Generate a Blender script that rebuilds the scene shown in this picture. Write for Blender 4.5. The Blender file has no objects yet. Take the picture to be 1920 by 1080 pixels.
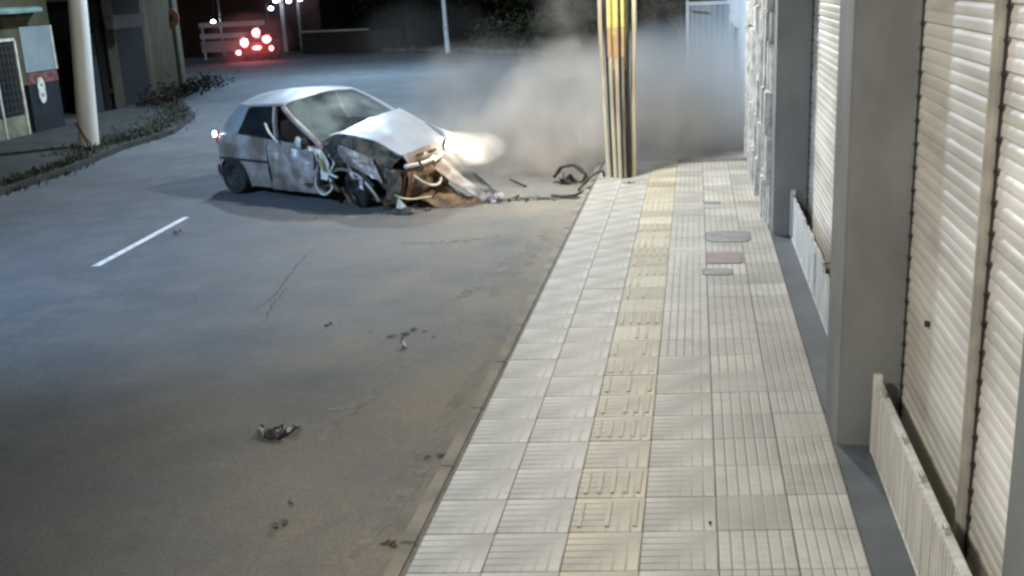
import bpy, bmesh, math, random
import numpy as np
from mathutils import Vector, Matrix, noise as mnoise
rad = math.radians
scn = bpy.context.scene
COL = scn.collection

# ------------------------------------------------------------------ camera, sky, sun, lamps, exposure
def cam_axes(pitch, yaw, roll):
    f = np.array([math.sin(yaw)*math.cos(pitch), math.cos(yaw)*math.cos(pitch), -math.sin(pitch)])
    r = np.array([math.cos(yaw), -math.sin(yaw), 0]); u = np.cross(r, f)
    c, s = math.cos(roll), math.sin(roll)
    return c*r+s*u, -s*r+c*u, f
cd = bpy.data.cameras.new('camera'); cam = bpy.data.objects.new('camera', cd); COL.objects.link(cam)
r_, u_, f_ = cam_axes(0.278423, -0.178139, -0.048337)
M = Matrix(((r_[0], u_[0], -f_[0], 1.5488), (r_[1], u_[1], -f_[1], 0.0), (r_[2], u_[2], -f_[2], 3.0286), (0, 0, 0, 1)))
cam.matrix_world = M
cd.sensor_width = 36; cd.lens = 1978.0/1920*36; cd.clip_start = 0.05; cd.clip_end = 900
scn.camera = cam
w = bpy.data.worlds.new('World'); scn.world = w; w.use_nodes = True
nt = w.node_tree; bg = nt.nodes['Background']
sky = nt.nodes.new('ShaderNodeTexSky'); sky.sky_type = 'NISHITA'; sky.sun_disc = False
sky.sun_elevation = rad(8); sky.sun_rotation = rad(200)
nt.links.new(sky.outputs[0], bg.inputs[0]); bg.inputs[1].default_value = 0.014
sd = bpy.data.lights.new('moon', 'SUN'); sd.energy = 0.02; sd.angle = rad(0.5); sd.color = (.75, .85, 1)
so = bpy.data.objects.new('moon', sd); COL.objects.link(so); so.rotation_euler = (rad(50), 0, rad(30))
scn.view_settings.view_transform = 'Standard'; scn.view_settings.look = 'None'
scn.view_settings.exposure = 0.0; scn.view_settings.gamma = 1
scn.cycles.filter_width = 2.7
scn.cycles.volume_step_rate = 2.0; scn.cycles.volume_max_steps = 96
scn.cycles.max_bounces = 6; scn.cycles.volume_bounces = 4; scn.cycles.transparent_max_bounces = 12
scn.cycles.sample_clamp_indirect = 3.0
LAMP_POLE = (0.1, 15.9, 5.6, 1900, (1.0, .96, .88))        # lamp on the utility pole, over the pavement
LAMP_ROAD = (-7.5, 25.0, 8.5, 5200, (.66, .83, 1.0))      # cool street lamp beyond the car
FILL_WARM = (-1.7, 1.6, 5.6, 1750, (1.0, .95, .86))          # unseen warm fill over the road, added to light shutters and pavement
FILL_NEAR = (-10.0, 4.5, 7.0, 6000, (.38, .64, 1.0))  # unseen cool fill, added to light the car and the road around it
FILL_FAR = (-11.0, 40.0, 7.0, 5600, (.56, .78, 1.0))  # unseen cool light, added to brighten the far road

# ------------------------------------------------------------------ materials
def mat(name, c1, c2=None, scale=4.0, rough=.7, metal=0.0, bump=0.0, bscale=40.0, detail=5, lo=.4, hi=.6, emit=None, estr=0, spec=None, stretch=None, alpha=None):
    m = bpy.data.materials.new(name); m.use_nodes = True
    nt = m.node_tree; b = nt.nodes['Principled BSDF']
    b.inputs['Roughness'].default_value = rough; b.inputs['Metallic'].default_value = metal
    if spec is not None: b.inputs['Specular IOR Level'].default_value = spec
    tc = nt.nodes.new('ShaderNodeTexCoord'); src = tc.outputs['Object']
    if stretch:
        mp = nt.nodes.new('ShaderNodeMapping'); mp.inputs['Scale'].default_value = stretch
        nt.links.new(src, mp.inputs[0]); src = mp.outputs[0]
    if c2 is None: c2 = tuple(x*.8 for x in c1)
    n = nt.nodes.new('ShaderNodeTexNoise'); n.inputs['Scale'].default_value = scale; n.inputs['Detail'].default_value = detail
    nt.links.new(src, n.inputs['Vector'])
    mr = nt.nodes.new('ShaderNodeMapRange'); mr.inputs[1].default_value = lo; mr.inputs[2].default_value = hi
    nt.links.new(n.outputs['Fac'], mr.inputs[0])
    mx = nt.nodes.new('ShaderNodeMix'); mx.data_type = 'RGBA'
    mx.inputs[6].default_value = (*c1, 1); mx.inputs[7].default_value = (*c2, 1)
    nt.links.new(mr.outputs[0], mx.inputs[0]); nt.links.new(mx.outputs[2], b.inputs['Base Color'])
    if bump:
        n2 = nt.nodes.new('ShaderNodeTexNoise'); n2.inputs['Scale'].default_value = bscale; n2.inputs['Detail'].default_value = 6
        nt.links.new(src, n2.inputs['Vector'])
        bp = nt.nodes.new('ShaderNodeBump'); bp.inputs['Strength'].default_value = bump; bp.inputs['Distance'].default_value = .02
        nt.links.new(n2.outputs['Fac'], bp.inputs['Height']); nt.links.new(bp.outputs[0], b.inputs['Normal'])
    if emit:
        b.inputs['Emission Color'].default_value = (*emit, 1); b.inputs['Emission Strength'].default_value = estr
    if alpha is not None: b.inputs['Alpha'].default_value = alpha
    return m

# ------------------------------------------------------------------ mesh helpers
def link(name, me, m, parent=None, smooth=False):
    o = bpy.data.objects.new(name, me); COL.objects.link(o)
    if m: me.materials.append(m)
    if parent: o.parent = parent
    if smooth: me.polygons.foreach_set('use_smooth', [True]*len(me.polygons))
    return o
class MB:
    def __init__(s): s.v = []; s.f = []
    def add(s, vs, fs):
        k = len(s.v); s.v += [tuple(v) for v in vs]; s.f += [tuple(i+k for i in f) for f in fs]; return s
    def box(s, x0, x1, y0, y1, z0, z1, bev=0):
        if bev:
            bm = bmesh.new(); bmesh.ops.create_cube(bm, size=1)
            for v in bm.verts: v.co = Vector(((x0+x1)/2+v.co.x*(x1-x0), (y0+y1)/2+v.co.y*(y1-y0), (z0+z1)/2+v.co.z*(z1-z0)))
            bmesh.ops.bevel(bm, geom=bm.edges[:], offset=bev, segments=2, affect='EDGES')
            bm.verts.index_update(); r = s.add([v.co[:] for v in bm.verts], [[v.index for v in f.verts] for f in bm.faces]); bm.free(); return r
        v = [(x0,y0,z0),(x1,y0,z0),(x1,y1,z0),(x0,y1,z0),(x0,y0,z1),(x1,y0,z1),(x1,y1,z1),(x0,y1,z1)]
        return s.add(v, [(3,2,1,0),(4,5,6,7),(0,1,5,4),(1,2,6,5),(2,3,7,6),(3,0,4,7)])
    def tube(s, pts, r, n=10, flat=1.0):
        pts = [Vector(p) for p in pts]; rs = r if isinstance(r, (list, tuple)) else [r]*len(pts)
        vs = []; fs = []
        ref = None
        for i, p in enumerate(pts):
            d = (pts[min(i+1, len(pts)-1)]-pts[max(i-1, 0)]).normalized()
            if ref is None: ref = Vector((0,0,1)) if abs(d.z) < .9 else Vector((1,0,0))
            a = d.cross(ref).normalized(); b = a.cross(d).normalized(); ref = b
            for j in range(n):
                t = 2*math.pi*j/n; vs.append(p+a*math.cos(t)*rs[i]+b*math.sin(t)*rs[i]*flat)
        for i in range(len(pts)-1):
            for j in range(n):
                fs.append((i*n+j, i*n+(j+1) % n, (i+1)*n+(j+1) % n, (i+1)*n+j))
        fs.append(tuple(range(n-1, -1, -1))); fs.append(tuple((len(pts)-1)*n+j for j in range(n)))
        return s.add(vs, fs)
    def blob(s, c, r, seed=0, amp=.3, sub=2, sq=(1,1,1)):
        bm = bmesh.new(); bmesh.ops.create_icosphere(bm, subdivisions=sub, radius=1)
        for v in bm.verts:
            d = v.co.copy(); k = 1+amp*mnoise.noise(d*1.7+Vector((seed*7.3, seed*3.1, seed)))*2
            v.co = Vector((c[0]+d.x*r*k*sq[0], c[1]+d.y*r*k*sq[1], c[2]+d.z*r*k*sq[2]))
        bm.verts.index_update(); s.add([v.co[:] for v in bm.verts], [[v.index for v in f.verts] for f in bm.faces]); bm.free(); return s
    def lathe(s, prof, n=24, axis='z', c=(0,0,0)):
        vs = []; fs = []
        for (r, h) in prof:
            for j in range(n):
                t = 2*math.pi*j/n; a, b = r*math.cos(t), r*math.sin(t)
                vs.append({'z': (c[0]+a, c[1]+b, c[2]+h), 'y': (c[0]+a, c[1]+h, c[2]+b), 'x': (c[0]+h, c[1]+a, c[2]+b)}[axis])
        for i in range(len(prof)-1):
            for j in range(n): fs.append((i*n+j, i*n+(j+1) % n, (i+1)*n+(j+1) % n, (i+1)*n+j))
        return s.add(vs, fs)
    def build(s, name, m, parent=None, smooth=False):
        me = bpy.data.meshes.new(name); me.from_pydata(s.v, [], s.f); me.update()
        bm = bmesh.new(); bm.from_mesh(me); bmesh.ops.recalc_face_normals(bm, faces=bm.faces[:]); bm.to_mesh(me); bm.free()
        o = link(name, me, m, parent, smooth)
        if smooth:
            try: me.set_sharp_from_angle(angle=rad(40))
            except Exception: pass
        return o
def empty(name, loc, rz=0):
    o = bpy.data.objects.new(name, None); COL.objects.link(o); o.location = loc; o.rotation_euler = (0, 0, rz); return o
def tag(o, label=None, cat=None, group=None, kind=None):
    if label: o['label'] = label
    if cat: o['category'] = cat
    if group: o['group'] = group
    if kind: o['kind'] = kind
    return o
def cr(p, n):
    """Catmull-Rom through p, n samples."""
    p = np.array(p, float)
    if len(p) == 2: return np.array([p[0]*(1-t)+p[1]*t for t in np.linspace(0, 1, n)])
    q = np.vstack([2*p[0]-p[1], p, 2*p[-1]-p[-2]]); out = []
    for t in np.linspace(0, len(p)-1-1e-9, n):
        i = int(t); u = t-i; a, b, c, d = q[i], q[i+1], q[i+2], q[i+3]
        out.append(.5*((2*b)+(-a+c)*u+(2*a-5*b+4*c-d)*u*u+(-a+3*b-3*c+d)*u**3))
    return np.array(out)
def patch(mb, net, nu=16, nv=12, crumple=0.0, freq=4.0, seed=0, th=.012, fold=0.0):
    """smooth sheet of metal through a net of points, dented by noise, with real thickness"""
    rows = np.array([cr(r, nv) for r in net]); g = np.array([cr(rows[:, j], nu) for j in range(nv)]).transpose(1, 0, 2)
    du = np.gradient(g, axis=0); dv = np.gradient(g, axis=1); nrm = np.cross(du, dv); nrm /= np.linalg.norm(nrm, axis=2, keepdims=True)+1e-9
    if crumple or fold:
        for i in range(nu):
            for j in range(nv):
                P = Vector(g[i, j])*freq+Vector((seed*5.1, seed*2.3, 0))
                d = mnoise.noise(P)+.5*mnoise.noise(P*2.3)
                g[i, j] += nrm[i, j]*(crumple*d+fold*(.5-abs(mnoise.noise(P*.8))*2))
        du = np.gradient(g, axis=0); dv = np.gradient(g, axis=1); nrm = np.cross(du, dv); nrm /= np.linalg.norm(nrm, axis=2, keepdims=True)+1e-9
    a = g.reshape(-1, 3); b = (g-nrm*th).reshape(-1, 3); N = nu*nv
    ix = lambda i, j: i*nv+j
    fs = []
    for i in range(nu-1):
        for j in range(nv-1):
            fs.append((ix(i, j), ix(i+1, j), ix(i+1, j+1), ix(i, j+1))); fs.append((N+ix(i, j), N+ix(i, j+1), N+ix(i+1, j+1), N+ix(i+1, j)))
    for i in range(nu-1):
        for j in (0, nv-1): fs.append((ix(i, j), ix(i+1, j), N+ix(i+1, j), N+ix(i, j)))
    for j in range(nv-1):
        for i in (0, nu-1): fs.append((ix(i, j), ix(i, j+1), N+ix(i, j+1), N+ix(i, j)))
    return mb.add(np.vstack([a, b]).tolist(), fs)
def sheet(name, poly, z, m, kind='structure'):
    me = bpy.data.meshes.new(name); me.from_pydata([(x, y, z) for x, y in poly], [], [tuple(range(len(poly)))]); me.update()
    o = link(name, me, m)
    if me.polygons[0].normal.z < 0: me.flip_normals()
    if kind: o['kind'] = kind
    return o

# ------------------------------------------------------------------ the ground
SK = .11; YR = 5.0427; S = .42; RZ = -.12
def skew(x): return SK*(x-1.47)
# asphalt with large tonal patches, dust near the kerb and fine grain
def asphalt():
    m = bpy.data.materials.new('asphalt'); m.use_nodes = True; nt = m.node_tree; b = nt.nodes['Principled BSDF']
    b.inputs['Roughness'].default_value = .85; b.inputs['Specular IOR Level'].default_value = .2
    tc = nt.nodes.new('ShaderNodeTexCoord'); L = nt.links.new
    def noise(sc, det=5, rough=.55):
        n = nt.nodes.new('ShaderNodeTexNoise'); n.inputs['Scale'].default_value = sc; n.inputs['Detail'].default_value = det; n.inputs['Roughness'].default_value = rough
        L(tc.outputs['Object'], n.inputs['Vector']); return n.outputs['Fac']
    def rng(s, a, bb, c=0., d=1.):
        r = nt.nodes.new('ShaderNodeMapRange'); r.inputs[1].default_value = a; r.inputs[2].default_value = bb; r.inputs[3].default_value = c; r.inputs[4].default_value = d; L(s, r.inputs[0]); return r.outputs[0]
    def mix(f, a, bb):
        x = nt.nodes.new('ShaderNodeMix'); x.data_type = 'RGBA'
        L(f, x.inputs[0])
        for k, v in ((6, a), (7, bb)):
            if isinstance(v, tuple): x.inputs[k].default_value = (*v, 1)
            else: L(v, x.inputs[k])
        return x.outputs[2]
    def mth(op, a, bb):
        x = nt.nodes.new('ShaderNodeMath'); x.operation = op; x.use_clamp = True
        for k, v in ((0, a), (1, bb)):
            if isinstance(v, float): x.inputs[k].default_value = v
            else: L(v, x.inputs[k])
        return x.outputs[0]
    c = mix(rng(noise(.35), .35, .65), (.155, .172, .19), (.115, .126, .138))
    c = mix(rng(noise(1.6, 6), .48, .7, 0, .55), c, (.22, .225, .225))
    sep = nt.nodes.new('ShaderNodeSeparateXYZ'); L(tc.outputs['Object'], sep.inputs[0])
    near = rng(sep.outputs[0], -5.5, -.5)                      # dusty brown band along the kerb
    c = mix(mth('MULTIPLY', near, rng(noise(.9, 6), .3, .62, .2, .9)), c, (.29, .25, .19))
    c = mix(mth('MULTIPLY', rng(noise(2.7, 7, .7), .56, .7, 0, .7), rng(sep.outputs[0], -3.5, -.3)), c, (.30, .26, .20))
    c = mix(rng(noise(7, 8, .75), .5, .75, 0, .45), c, (.24, .235, .225))
    c = mix(mth('MULTIPLY', rng(sep.outputs[0], -.75, -.12), rng(noise(3.5, 7, .7), .35, .6)), c, (.30, .265, .20))
    c = mix(rng(noise(55, 3), .35, .7, 0, .45), c, (.075, .08, .085))
    L(c, b.inputs['Base Color'])
    bp = nt.nodes.new('ShaderNodeBump'); bp.inputs['Strength'].default_value = .6; bp.inputs['Distance'].default_value = .015
    L(noise(60, 6, .8), bp.inputs['Height']); L(bp.outputs[0], b.inputs['Normal'])
    return m
m_road = asphalt()
m_dirt = mat('packed dirt', (.06, .05, .04), (.03, .028, .02), 1.5, .95, bump=.6, bscale=12)
m_conc = mat('kerb concrete', (.25, .225, .18), (.17, .155, .13), 3, .85, bump=.4, bscale=30)
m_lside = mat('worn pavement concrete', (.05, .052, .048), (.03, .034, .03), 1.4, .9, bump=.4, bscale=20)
m_line = mat('white road paint', (.80, .80, .80), (.6, .6, .6), 8, .6)
sheet('ground', [(-320, -40), (320, -40), (320, 420), (-320, 420)], RZ-.02, m_dirt)
sheet('road', [(-60, 60), (-24, 58.5), (-17, 57.3), (-11, 54.6), (-5.5, 48.5), (-4.5, 47), (-4.2, 60), (-3.5, 110), (2.3, 110), (2.3, -20), (-11, -20), (-11.3, 24), (-14.9, 32), (-18, 38.5), (-60, 40)], RZ, m_road)
sheet('centre_line', [(-5.94, 11.78), (-5.83, 11.80), (-6.02, 14.68), (-6.12, 14.66)], RZ+.004, m_line)
# tyre scuff / cracks: thin dark seams in the asphalt
def ribbon(name, pts, wd, m, z, seed=0, amp=.03, n=40):
    c = cr([(*p, 0) for p in pts], n); vs = []; fs = []
    for i in range(n):
        d = c[min(i+1, n-1)]-c[max(i-1, 0)]; d /= np.linalg.norm(d)+1e-9; q = np.array([-d[1], d[0], 0])
        o = amp*mnoise.noise(Vector((i*.35, seed*3.7, 0))); ww = wd*(.55+.6*abs(mnoise.noise(Vector((i*.4, seed, 5))))+.2)*math.sin(math.pi*(i+.7)/(n+.4))**.4
        for s in (-1, 1): vs.append(tuple(c[i]+q*(o+s*ww/2)+np.array([0, 0, z])))
    for i in range(n-1): fs.append((2*i, 2*i+1, 2*i+3, 2*i+2))
    me = bpy.data.meshes.new(name); me.from_pydata(vs, [], fs); me.update()
    o = link(name, me, m)
    if me.polygons[0].normal.z < 0: me.flip_normals()
    o['kind'] = 'structure'; return o
m_crack = mat('crack tar', (.07, .07, .07), (.10, .10, .10), 9, .8)
m_dust = mat('pale dust', (.36, .34, .30), (.22, .21, .18), 5, .95)
def broken(m, sc=9, lo=.42, hi=.6, mx=.7):
    nt = m.node_tree; b = nt.nodes['Principled BSDF']; tc = nt.nodes.new('ShaderNodeTexCoord'); n = nt.nodes.new('ShaderNodeTexNoise'); n.inputs['Scale'].default_value = sc; n.inputs['Detail'].default_value = 7; n.inputs['Roughness'].default_value = .7
    nt.links.new(tc.outputs['Object'], n.inputs['Vector']); r = nt.nodes.new('ShaderNodeMapRange'); r.inputs[1].default_value = lo; r.inputs[2].default_value = hi; r.inputs[4].default_value = mx
    nt.links.new(n.outputs['Fac'], r.inputs[0]); nt.links.new(r.outputs[0], b.inputs['Alpha'])
broken(m_dust, 10, .40, .62, .6); broken(m_crack, 8, .35, .55, .75)
ribbon('road_crack', [(-3.31, 12.69), (-3.25, 12.0), (-3.12, 11.16), (-3.0, 10.5), (-3.02, 10.0)], .022, m_crack, RZ+.003, 1)
ribbon('road_crack', [(-3.0, 10.9), (-2.88, 10.2), (-2.72, 9.49)], .018, m_crack, RZ+.005, 2)
ribbon('dust_streak', [(-1.06, 8.85), (-1.0, 8.3), (-1.02, 7.7), (-1.14, 7.2), (-1.16, 6.7)], .11, m_dust, RZ+.003, 3, .05)
ribbon('dust_streak', [(-1.3, 7.35), (-1.12, 7.45), (-.98, 7.7)], .09, m_dust, RZ+.006, 4, .04)
ribbon('dust_streak', [(-.62, 12.3), (-.75, 11.2), (-.95, 10.3)], .22, m_dust, RZ+.004, 6, .08)

ribbon('dust_streak', [(-.35, 13.6), (-.5, 12.0), (-.6, 10.5)], .30, m_dust, RZ+.0035, 8, .1)
ribbon('dust_streak', [(-.9, 13.4), (-1.5, 13.0), (-2.2, 12.9)], .22, m_dust, RZ+.0045, 9, .1)
ribbon('dust_streak', [(-.25, 8.6), (-.32, 7.4), (-.3, 6.2), (-.4, 5.2)], .16, m_dust, RZ+.0055, 10, .06)
m_mud = mat('mud smear', (.12, .085, .06), (.08, .06, .045), 6, .9); broken(m_mud, 6, .35, .6, .85)
ribbon('mud_smear', [(-3.1, 15.1), (-2.2, 15.2), (-1.4, 15.65), (-.8, 15.75), (-.2, 15.9)], .38, m_mud, RZ+.007, 12, .12)
# right pavement: base slab, separate tiles with real joints, raised tactile bars, kerb
m_joint = mat('joint mortar', (.13, .125, .115), (.20, .19, .17), 6, .95)
slab = MB(); slab.box(-.005, 3.6, -6, 18.52, -.6, -.007); tag(slab.build('sidewalk', m_joint), kind='structure')
far = MB(); far.box(.55, 2.9, 18.53, 34, -.6, -.06); tag(far.build('driveway', mat('driveway concrete', (.30, .30, .29), (.2, .2, .2), 2, .85)), kind='structure')
def tile_mat(name, base, base2, groove_dir):
    m = bpy.data.materials.new(name); m.use_nodes = True; nt = m.node_tree; L = nt.links.new; b = nt.nodes['Principled BSDF']
    b.inputs['Roughness'].default_value = .55
    at = nt.nodes.new('ShaderNodeVertexColor'); at.layer_name = 'tone'
    uv = nt.nodes.new('ShaderNodeUVMap'); uv.uv_map = 'UVMap'
    sp = nt.nodes.new('ShaderNodeSeparateXYZ'); L(uv.outputs[0], sp.inputs[0])
    sc = nt.nodes.new('ShaderNodeSeparateColor'); L(at.outputs['Color'], sc.inputs[0])
    def M_(op, a, bb=None, cl=False):
        x = nt.nodes.new('ShaderNodeMath'); x.operation = op; x.use_clamp = cl
        for k, v in ((0, a), (1, bb)):
            if v is None: continue
            if isinstance(v, (int, float)): x.inputs[k].default_value = v
            else: L(v, x.inputs[k])
        return x.outputs[0]
    def lines(s, n, wd):   # 1 in the groove
        f = M_('FRACT', M_('MULTIPLY', s, float(n))); d = M_('ABSOLUTE', M_('SUBTRACT', f, .5))
        r = nt.nodes.new('ShaderNodeMapRange'); r.interpolation_type = 'SMOOTHSTEP'; r.inputs[1].default_value = .5-wd; r.inputs[2].default_value = .5; L(d, r.inputs[0]); return r.outputs[0]
    gu = M_('MULTIPLY', lines(sp.outputs[0], 6, .16), sc.outputs[1]); gv = M_('MULTIPLY', lines(sp.outputs[1], 6, .16), sc.outputs[2])
    g = M_('MAXIMUM', gu, gv)
    tc = nt.nodes.new('ShaderNodeTexCoord')
    n = nt.nodes.new('ShaderNodeTexNoise'); n.inputs['Scale'].default_value = 2.2; n.inputs['Detail'].default_value = 7; L(tc.outputs['Object'], n.inputs[0])
    r = nt.nodes.new('ShaderNodeMapRange'); r.inputs[1].default_value = .38; r.inputs[2].default_value = .68; L(n.outputs[0], r.inputs[0])
    mx = nt.nodes.new('ShaderNodeMix'); mx.data_type = 'RGBA'; mx.inputs[6].default_value = (*base, 1); mx.inputs[7].default_value = (*base2, 1); L(r.outputs[0], mx.inputs[0])
    hsv = nt.nodes.new('ShaderNodeHueSaturation'); L(mx.outputs[2], hsv.inputs['Color']); L(M_('ADD', M_('MULTIPLY', sc.outputs[0], .42), .72), hsv.inputs['Value'])
    mg = nt.nodes.new('ShaderNodeMix'); mg.data_type = 'RGBA'; mg.blend_type = 'MIX'; L(hsv.outputs[0], mg.inputs[6]); mg.inputs[7].default_value = (base[0]*.42, base[1]*.42, base[2]*.42, 1)
    L(M_('MULTIPLY', g, .85), mg.inputs[0])
    n3 = nt.nodes.new('ShaderNodeTexNoise'); n3.inputs['Scale'].default_value = 4.5; n3.inputs['Detail'].default_value = 10; n3.inputs['Roughness'].default_value = .75; L(tc.outputs['Object'], n3.inputs[0])
    r3 = nt.nodes.new('ShaderNodeMapRange'); r3.inputs[1].default_value = .48; r3.inputs[2].default_value = .75; r3.inputs[4].default_value = .6; L(n3.outputs[0], r3.inputs[0])
    md = nt.nodes.new('ShaderNodeMix'); md.data_type = 'RGBA'; L(mg.outputs[2], md.inputs[6]); md.inputs[7].default_value = (base[0]*.5, base[1]*.48, base[2]*.42, 1); L(r3.outputs[0], md.inputs[0])
    L(md.outputs[2], b.inputs['Base Color'])
    bp = nt.nodes.new('ShaderNodeBump'); bp.inputs['Strength'].default_value = .5; bp.inputs['Distance'].default_value = .006
    L(M_('SUBTRACT', 1.0, g), bp.inputs['Height']); L(bp.outputs[0], b.inputs['Normal'])
    return m
m_tile = tile_mat('pale grooved paving tile', (.465, .452, .412), (.365, .35, .31), 0)
m_yel = tile_mat('worn yellow tactile tile', (.47, .425, .31), (.41, .385, .32), 0)
def tiles(name, cols, m, groove):
    rnd = random.Random(5 if cols[0] == 0 else 9); vs = []; fs = []; tones = []; j = .0055
    for c in cols:
        x0 = c*S+j/2+(0.0 if c else .012); x1 = min((c+1)*S, 2.462)-j/2
        for k in range(-14, 32):
            y0 = YR+k*S+j/2; y1 = YR+(k+1)*S-j/2
            if y1+skew(x1) > 18.5: continue
            hz = rnd.uniform(-.0012, .0012); gu, gv = groove(c, k, rnd); b = len(vs)
            q = [(x0, y0), (x1, y0), (x1, y1), (x0, y1)]
            vs += [(x, y+skew(x), hz) for x, y in q]+[(x, y+skew(x), -.006) for x, y in q]
            fs += [(b, b+1, b+2, b+3), (b, b+4, b+5, b+1), (b+1, b+5, b+6, b+2), (b+2, b+6, b+7, b+3), (b+3, b+7, b+4, b)]
            tones.append((rnd.random(), gu, gv, 1))
    me = bpy.data.meshes.new(name); me.from_pydata(vs, [], fs); me.update()
    uv = me.uv_layers.new(name='UVMap'); ca = me.color_attributes.new('tone', 'FLOAT_COLOR', 'CORNER')
    U = [(0, 0), (1, 0), (1, 1), (0, 1)]
    for p in me.polygons:
        t = tones[p.index//5]
        for n_, li in enumerate(p.loop_indices):
            uv.data[li].uv = U[me.loops[li].vertex_index % 4]; ca.data[li].color = t
    return tag(link(name, me, m), kind='structure')
def gr(c, k, r):
    if c < 2: return (r.choice([.15, .3, .5]), r.choice([1, .8, .5]))
    if c >= 3: return (1.0 if r.random() < .85 else .3, r.choice([0, .15, .3, .8]))
tiles('sidewalk_paving', [0, 1, 3, 4, 5], m_tile, gr)
tiles('tactile_paving', [2], m_yel, lambda c, k, r: (.25, .1))
tb = MB(); rnd = random.Random(3)
for k in range(-14, 31):
    if rnd.random() < .3: continue
    keep = rnd.choice([5, 5, 4, 3, 2])
    for i in rnd.sample(range(5), keep):
        x = 2*S+.05+i*.08; y = YR+k*S+skew(x)+.06
        if y < 18: tb.box(x-.014, x+.014, y, y+.30, -.001, .007, .003)
tag(tb.build('tactile_bars', mat('tactile bar', (.44, .405, .29), (.38, .35, .26), 12, .6)), kind='structure')
kb = MB()
rnd = random.Random(8)
y = -5.8
while y < 18.4:
    y2 = min(y+1.0, 18.5); dx = rnd.uniform(-.003, .003); kb.box(-.115+dx, -.012, y+.002, y2-.001, -.5, .001+rnd.uniform(-.002, .002), .012); y = y2
tag(kb.build('kerb', m_conc), kind='structure')
kg = MB(); kg.box(-.0118, .004, -6, 18.5, -.5, -.012); tag(kg.build('kerb_gap', m_joint), kind='structure')
# floor strip between tiles and shutters; pillar shade put into its dark grey
st = MB(); st.box(2.466, 3.6, -6, 18.5, -.4, .004); tag(st.build('threshold_strip', mat('dark grey shaded floor', (.10, .112, .13), (.072, .082, .098), 2.5, .5)), kind='structure')

# covers in the pavement
m_cov = mat('cover iron', (.24, .25, .25), (.18, .19, .19), 6, .6, .3)
def oval(cx, cy, a, b, m, name, label, z0=.0015, h=.006, pw=4, group=None):
    n = 40; vs = []
    for zz, s in ((z0, 1.0), (z0+h, .985)):
        for i in range(n):
            t = 2*math.pi*i/n; c, s_ = math.cos(t), math.sin(t)
            x = a*s*math.copysign(abs(c)**(2/pw), c); y = b*s*math.copysign(abs(s_)**(2/pw), s_); vs.append((x, y, zz))
    mb = MB(); mb.add(vs, [tuple(range(n, 2*n)), tuple(range(n-1, -1, -1))]+[(i, (i+1) % n, n+(i+1) % n, n+i) for i in range(n)])
    o = empty(name, (cx, cy, 0)); tag(o, label, 'cover', group)
    mb.build('lid', m, o)
    f = MB()
    ring = []
    for sc_ in (1.0, 1.05):
        for i in range(n):
            t = 2*math.pi*i/n; c, s_ = math.cos(t), math.sin(t)
            ring.append((a*sc_*math.copysign(abs(c)**(2/pw), c), b*sc_*math.copysign(abs(s_)**(2/pw), s_), z0+h*.5))
    f.add(ring, [(i, (i+1) % n, n+(i+1) % n, n+i) for i in range(n)]); f.build('frame', m_joint, o)
    return o
oval(1.945, 12.66, .26, .29, m_cov, 'utility_cover', 'large rounded grey utility cover in the pale pavement, farthest of three', pw=4)
oval(1.875, 11.64, .19, .24, mat('pinkish cover', (.26, .215, .205), (.22, .18, .175), 6, .7), 'utility_cover', 'brownish pink rectangular utility cover in the middle of the three', pw=9)
oval(1.79, 11.05, .155, .13, m_cov, 'utility_cover', 'small narrow grey utility cover, nearest of the three', pw=6)
oval(1.79, 14.7, .12, .09, m_cov, 'utility_cover', 'tiny grey cover alone in the bright far part of the pavement', pw=6)

# ------------------------------------------------------------------ shop building on the right
m_pil = mat('grey painted render', (.195, .203, .203), (.145, .15, .15), 2.2, .75, bump=.15, bscale=25, stretch=(1, 1, .5))
m_wallr = mat('shop wall', (.3, .3, .29), None, 2, .8)
m_shut = mat('cream shutter metal', (.72, .695, .635), (.50, .475, .425), 1.3, .48, .1, stretch=(.6, .5, 2.2))
m_guide = mat('guide rail metal', (.50, .48, .43), (.38, .36, .32), 5, .45, .3)
m_black = mat('black rubber', (.02, .02, .02), (.03, .03, .03), 6, .8)
shop = empty('shop_building', (2.48, 0, 0)); tag(shop, 'grey shop front with pillars, stone cladding and closed cream shutters', 'building')
sx = lambda X: X-2.48
b = MB(); b.box(sx(3.05), sx(8), -4, 18.6, -.3, 4.4); b.build('wall', m_wallr, shop)
b = MB(); b.box(sx(2.50), sx(3.0), -4, 12.4, 3.15, 4.4); b.build('lintel', m_pil, shop)
for y0, y1, x1 in ((1.4, 3.08, 2.98), (6.70, 7.36, 2.98), (12.72, 13.2, 2.98)):
    b = MB(); b.box(0, sx(x1), y0, y1, -.02, 3.149, .012); b.build('pillar', m_pil, shop)
def shutter(y0, y1, pitch=.142):
    vs = []; fs = []; n = int(3.1/pitch*10); k = 0
    for i in range(n+1):
        z = .01+i*pitch/10; t = (i % 10)/10
        d = -.010 if i % 10 == 0 else (.008*(1-t)**.5-(.006 if i % 10 == 5 else 0))
        for yy in (y0, y1): vs.append((sx(2.885)-d, yy, z))
    for i in range(n): fs.append((2*i, 2*i+1, 2*i+3, 2*i+2))
    mb = MB(); mb.add(vs, fs)
    o = mb.build('rolling_shutter', m_shut, shop, smooth=True)
    return o
def guide(par, y, wd=.07):
    g = MB(); g.box(sx(2.832), sx(2.93), y-wd/2, y+wd/2, 0, 3.14, .008); g.box(sx(2.82), sx(2.8318), y-wd/2+.012, y-.006, 0, 3.14); g.build('guide_rail', m_guide, par)
def locks(par, y, pitch=.142):
    l = MB()
    for k in range(22): l.box(sx(2.856), sx(2.872), y-.009, y+.009, .01+k*pitch-.014, .01+k*pitch+.011, .004)
    l.box(sx(2.864), sx(2.874), y+.010, y+.018, .005, 3.1)
    l.build('slat_locks', m_black, par)
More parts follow.
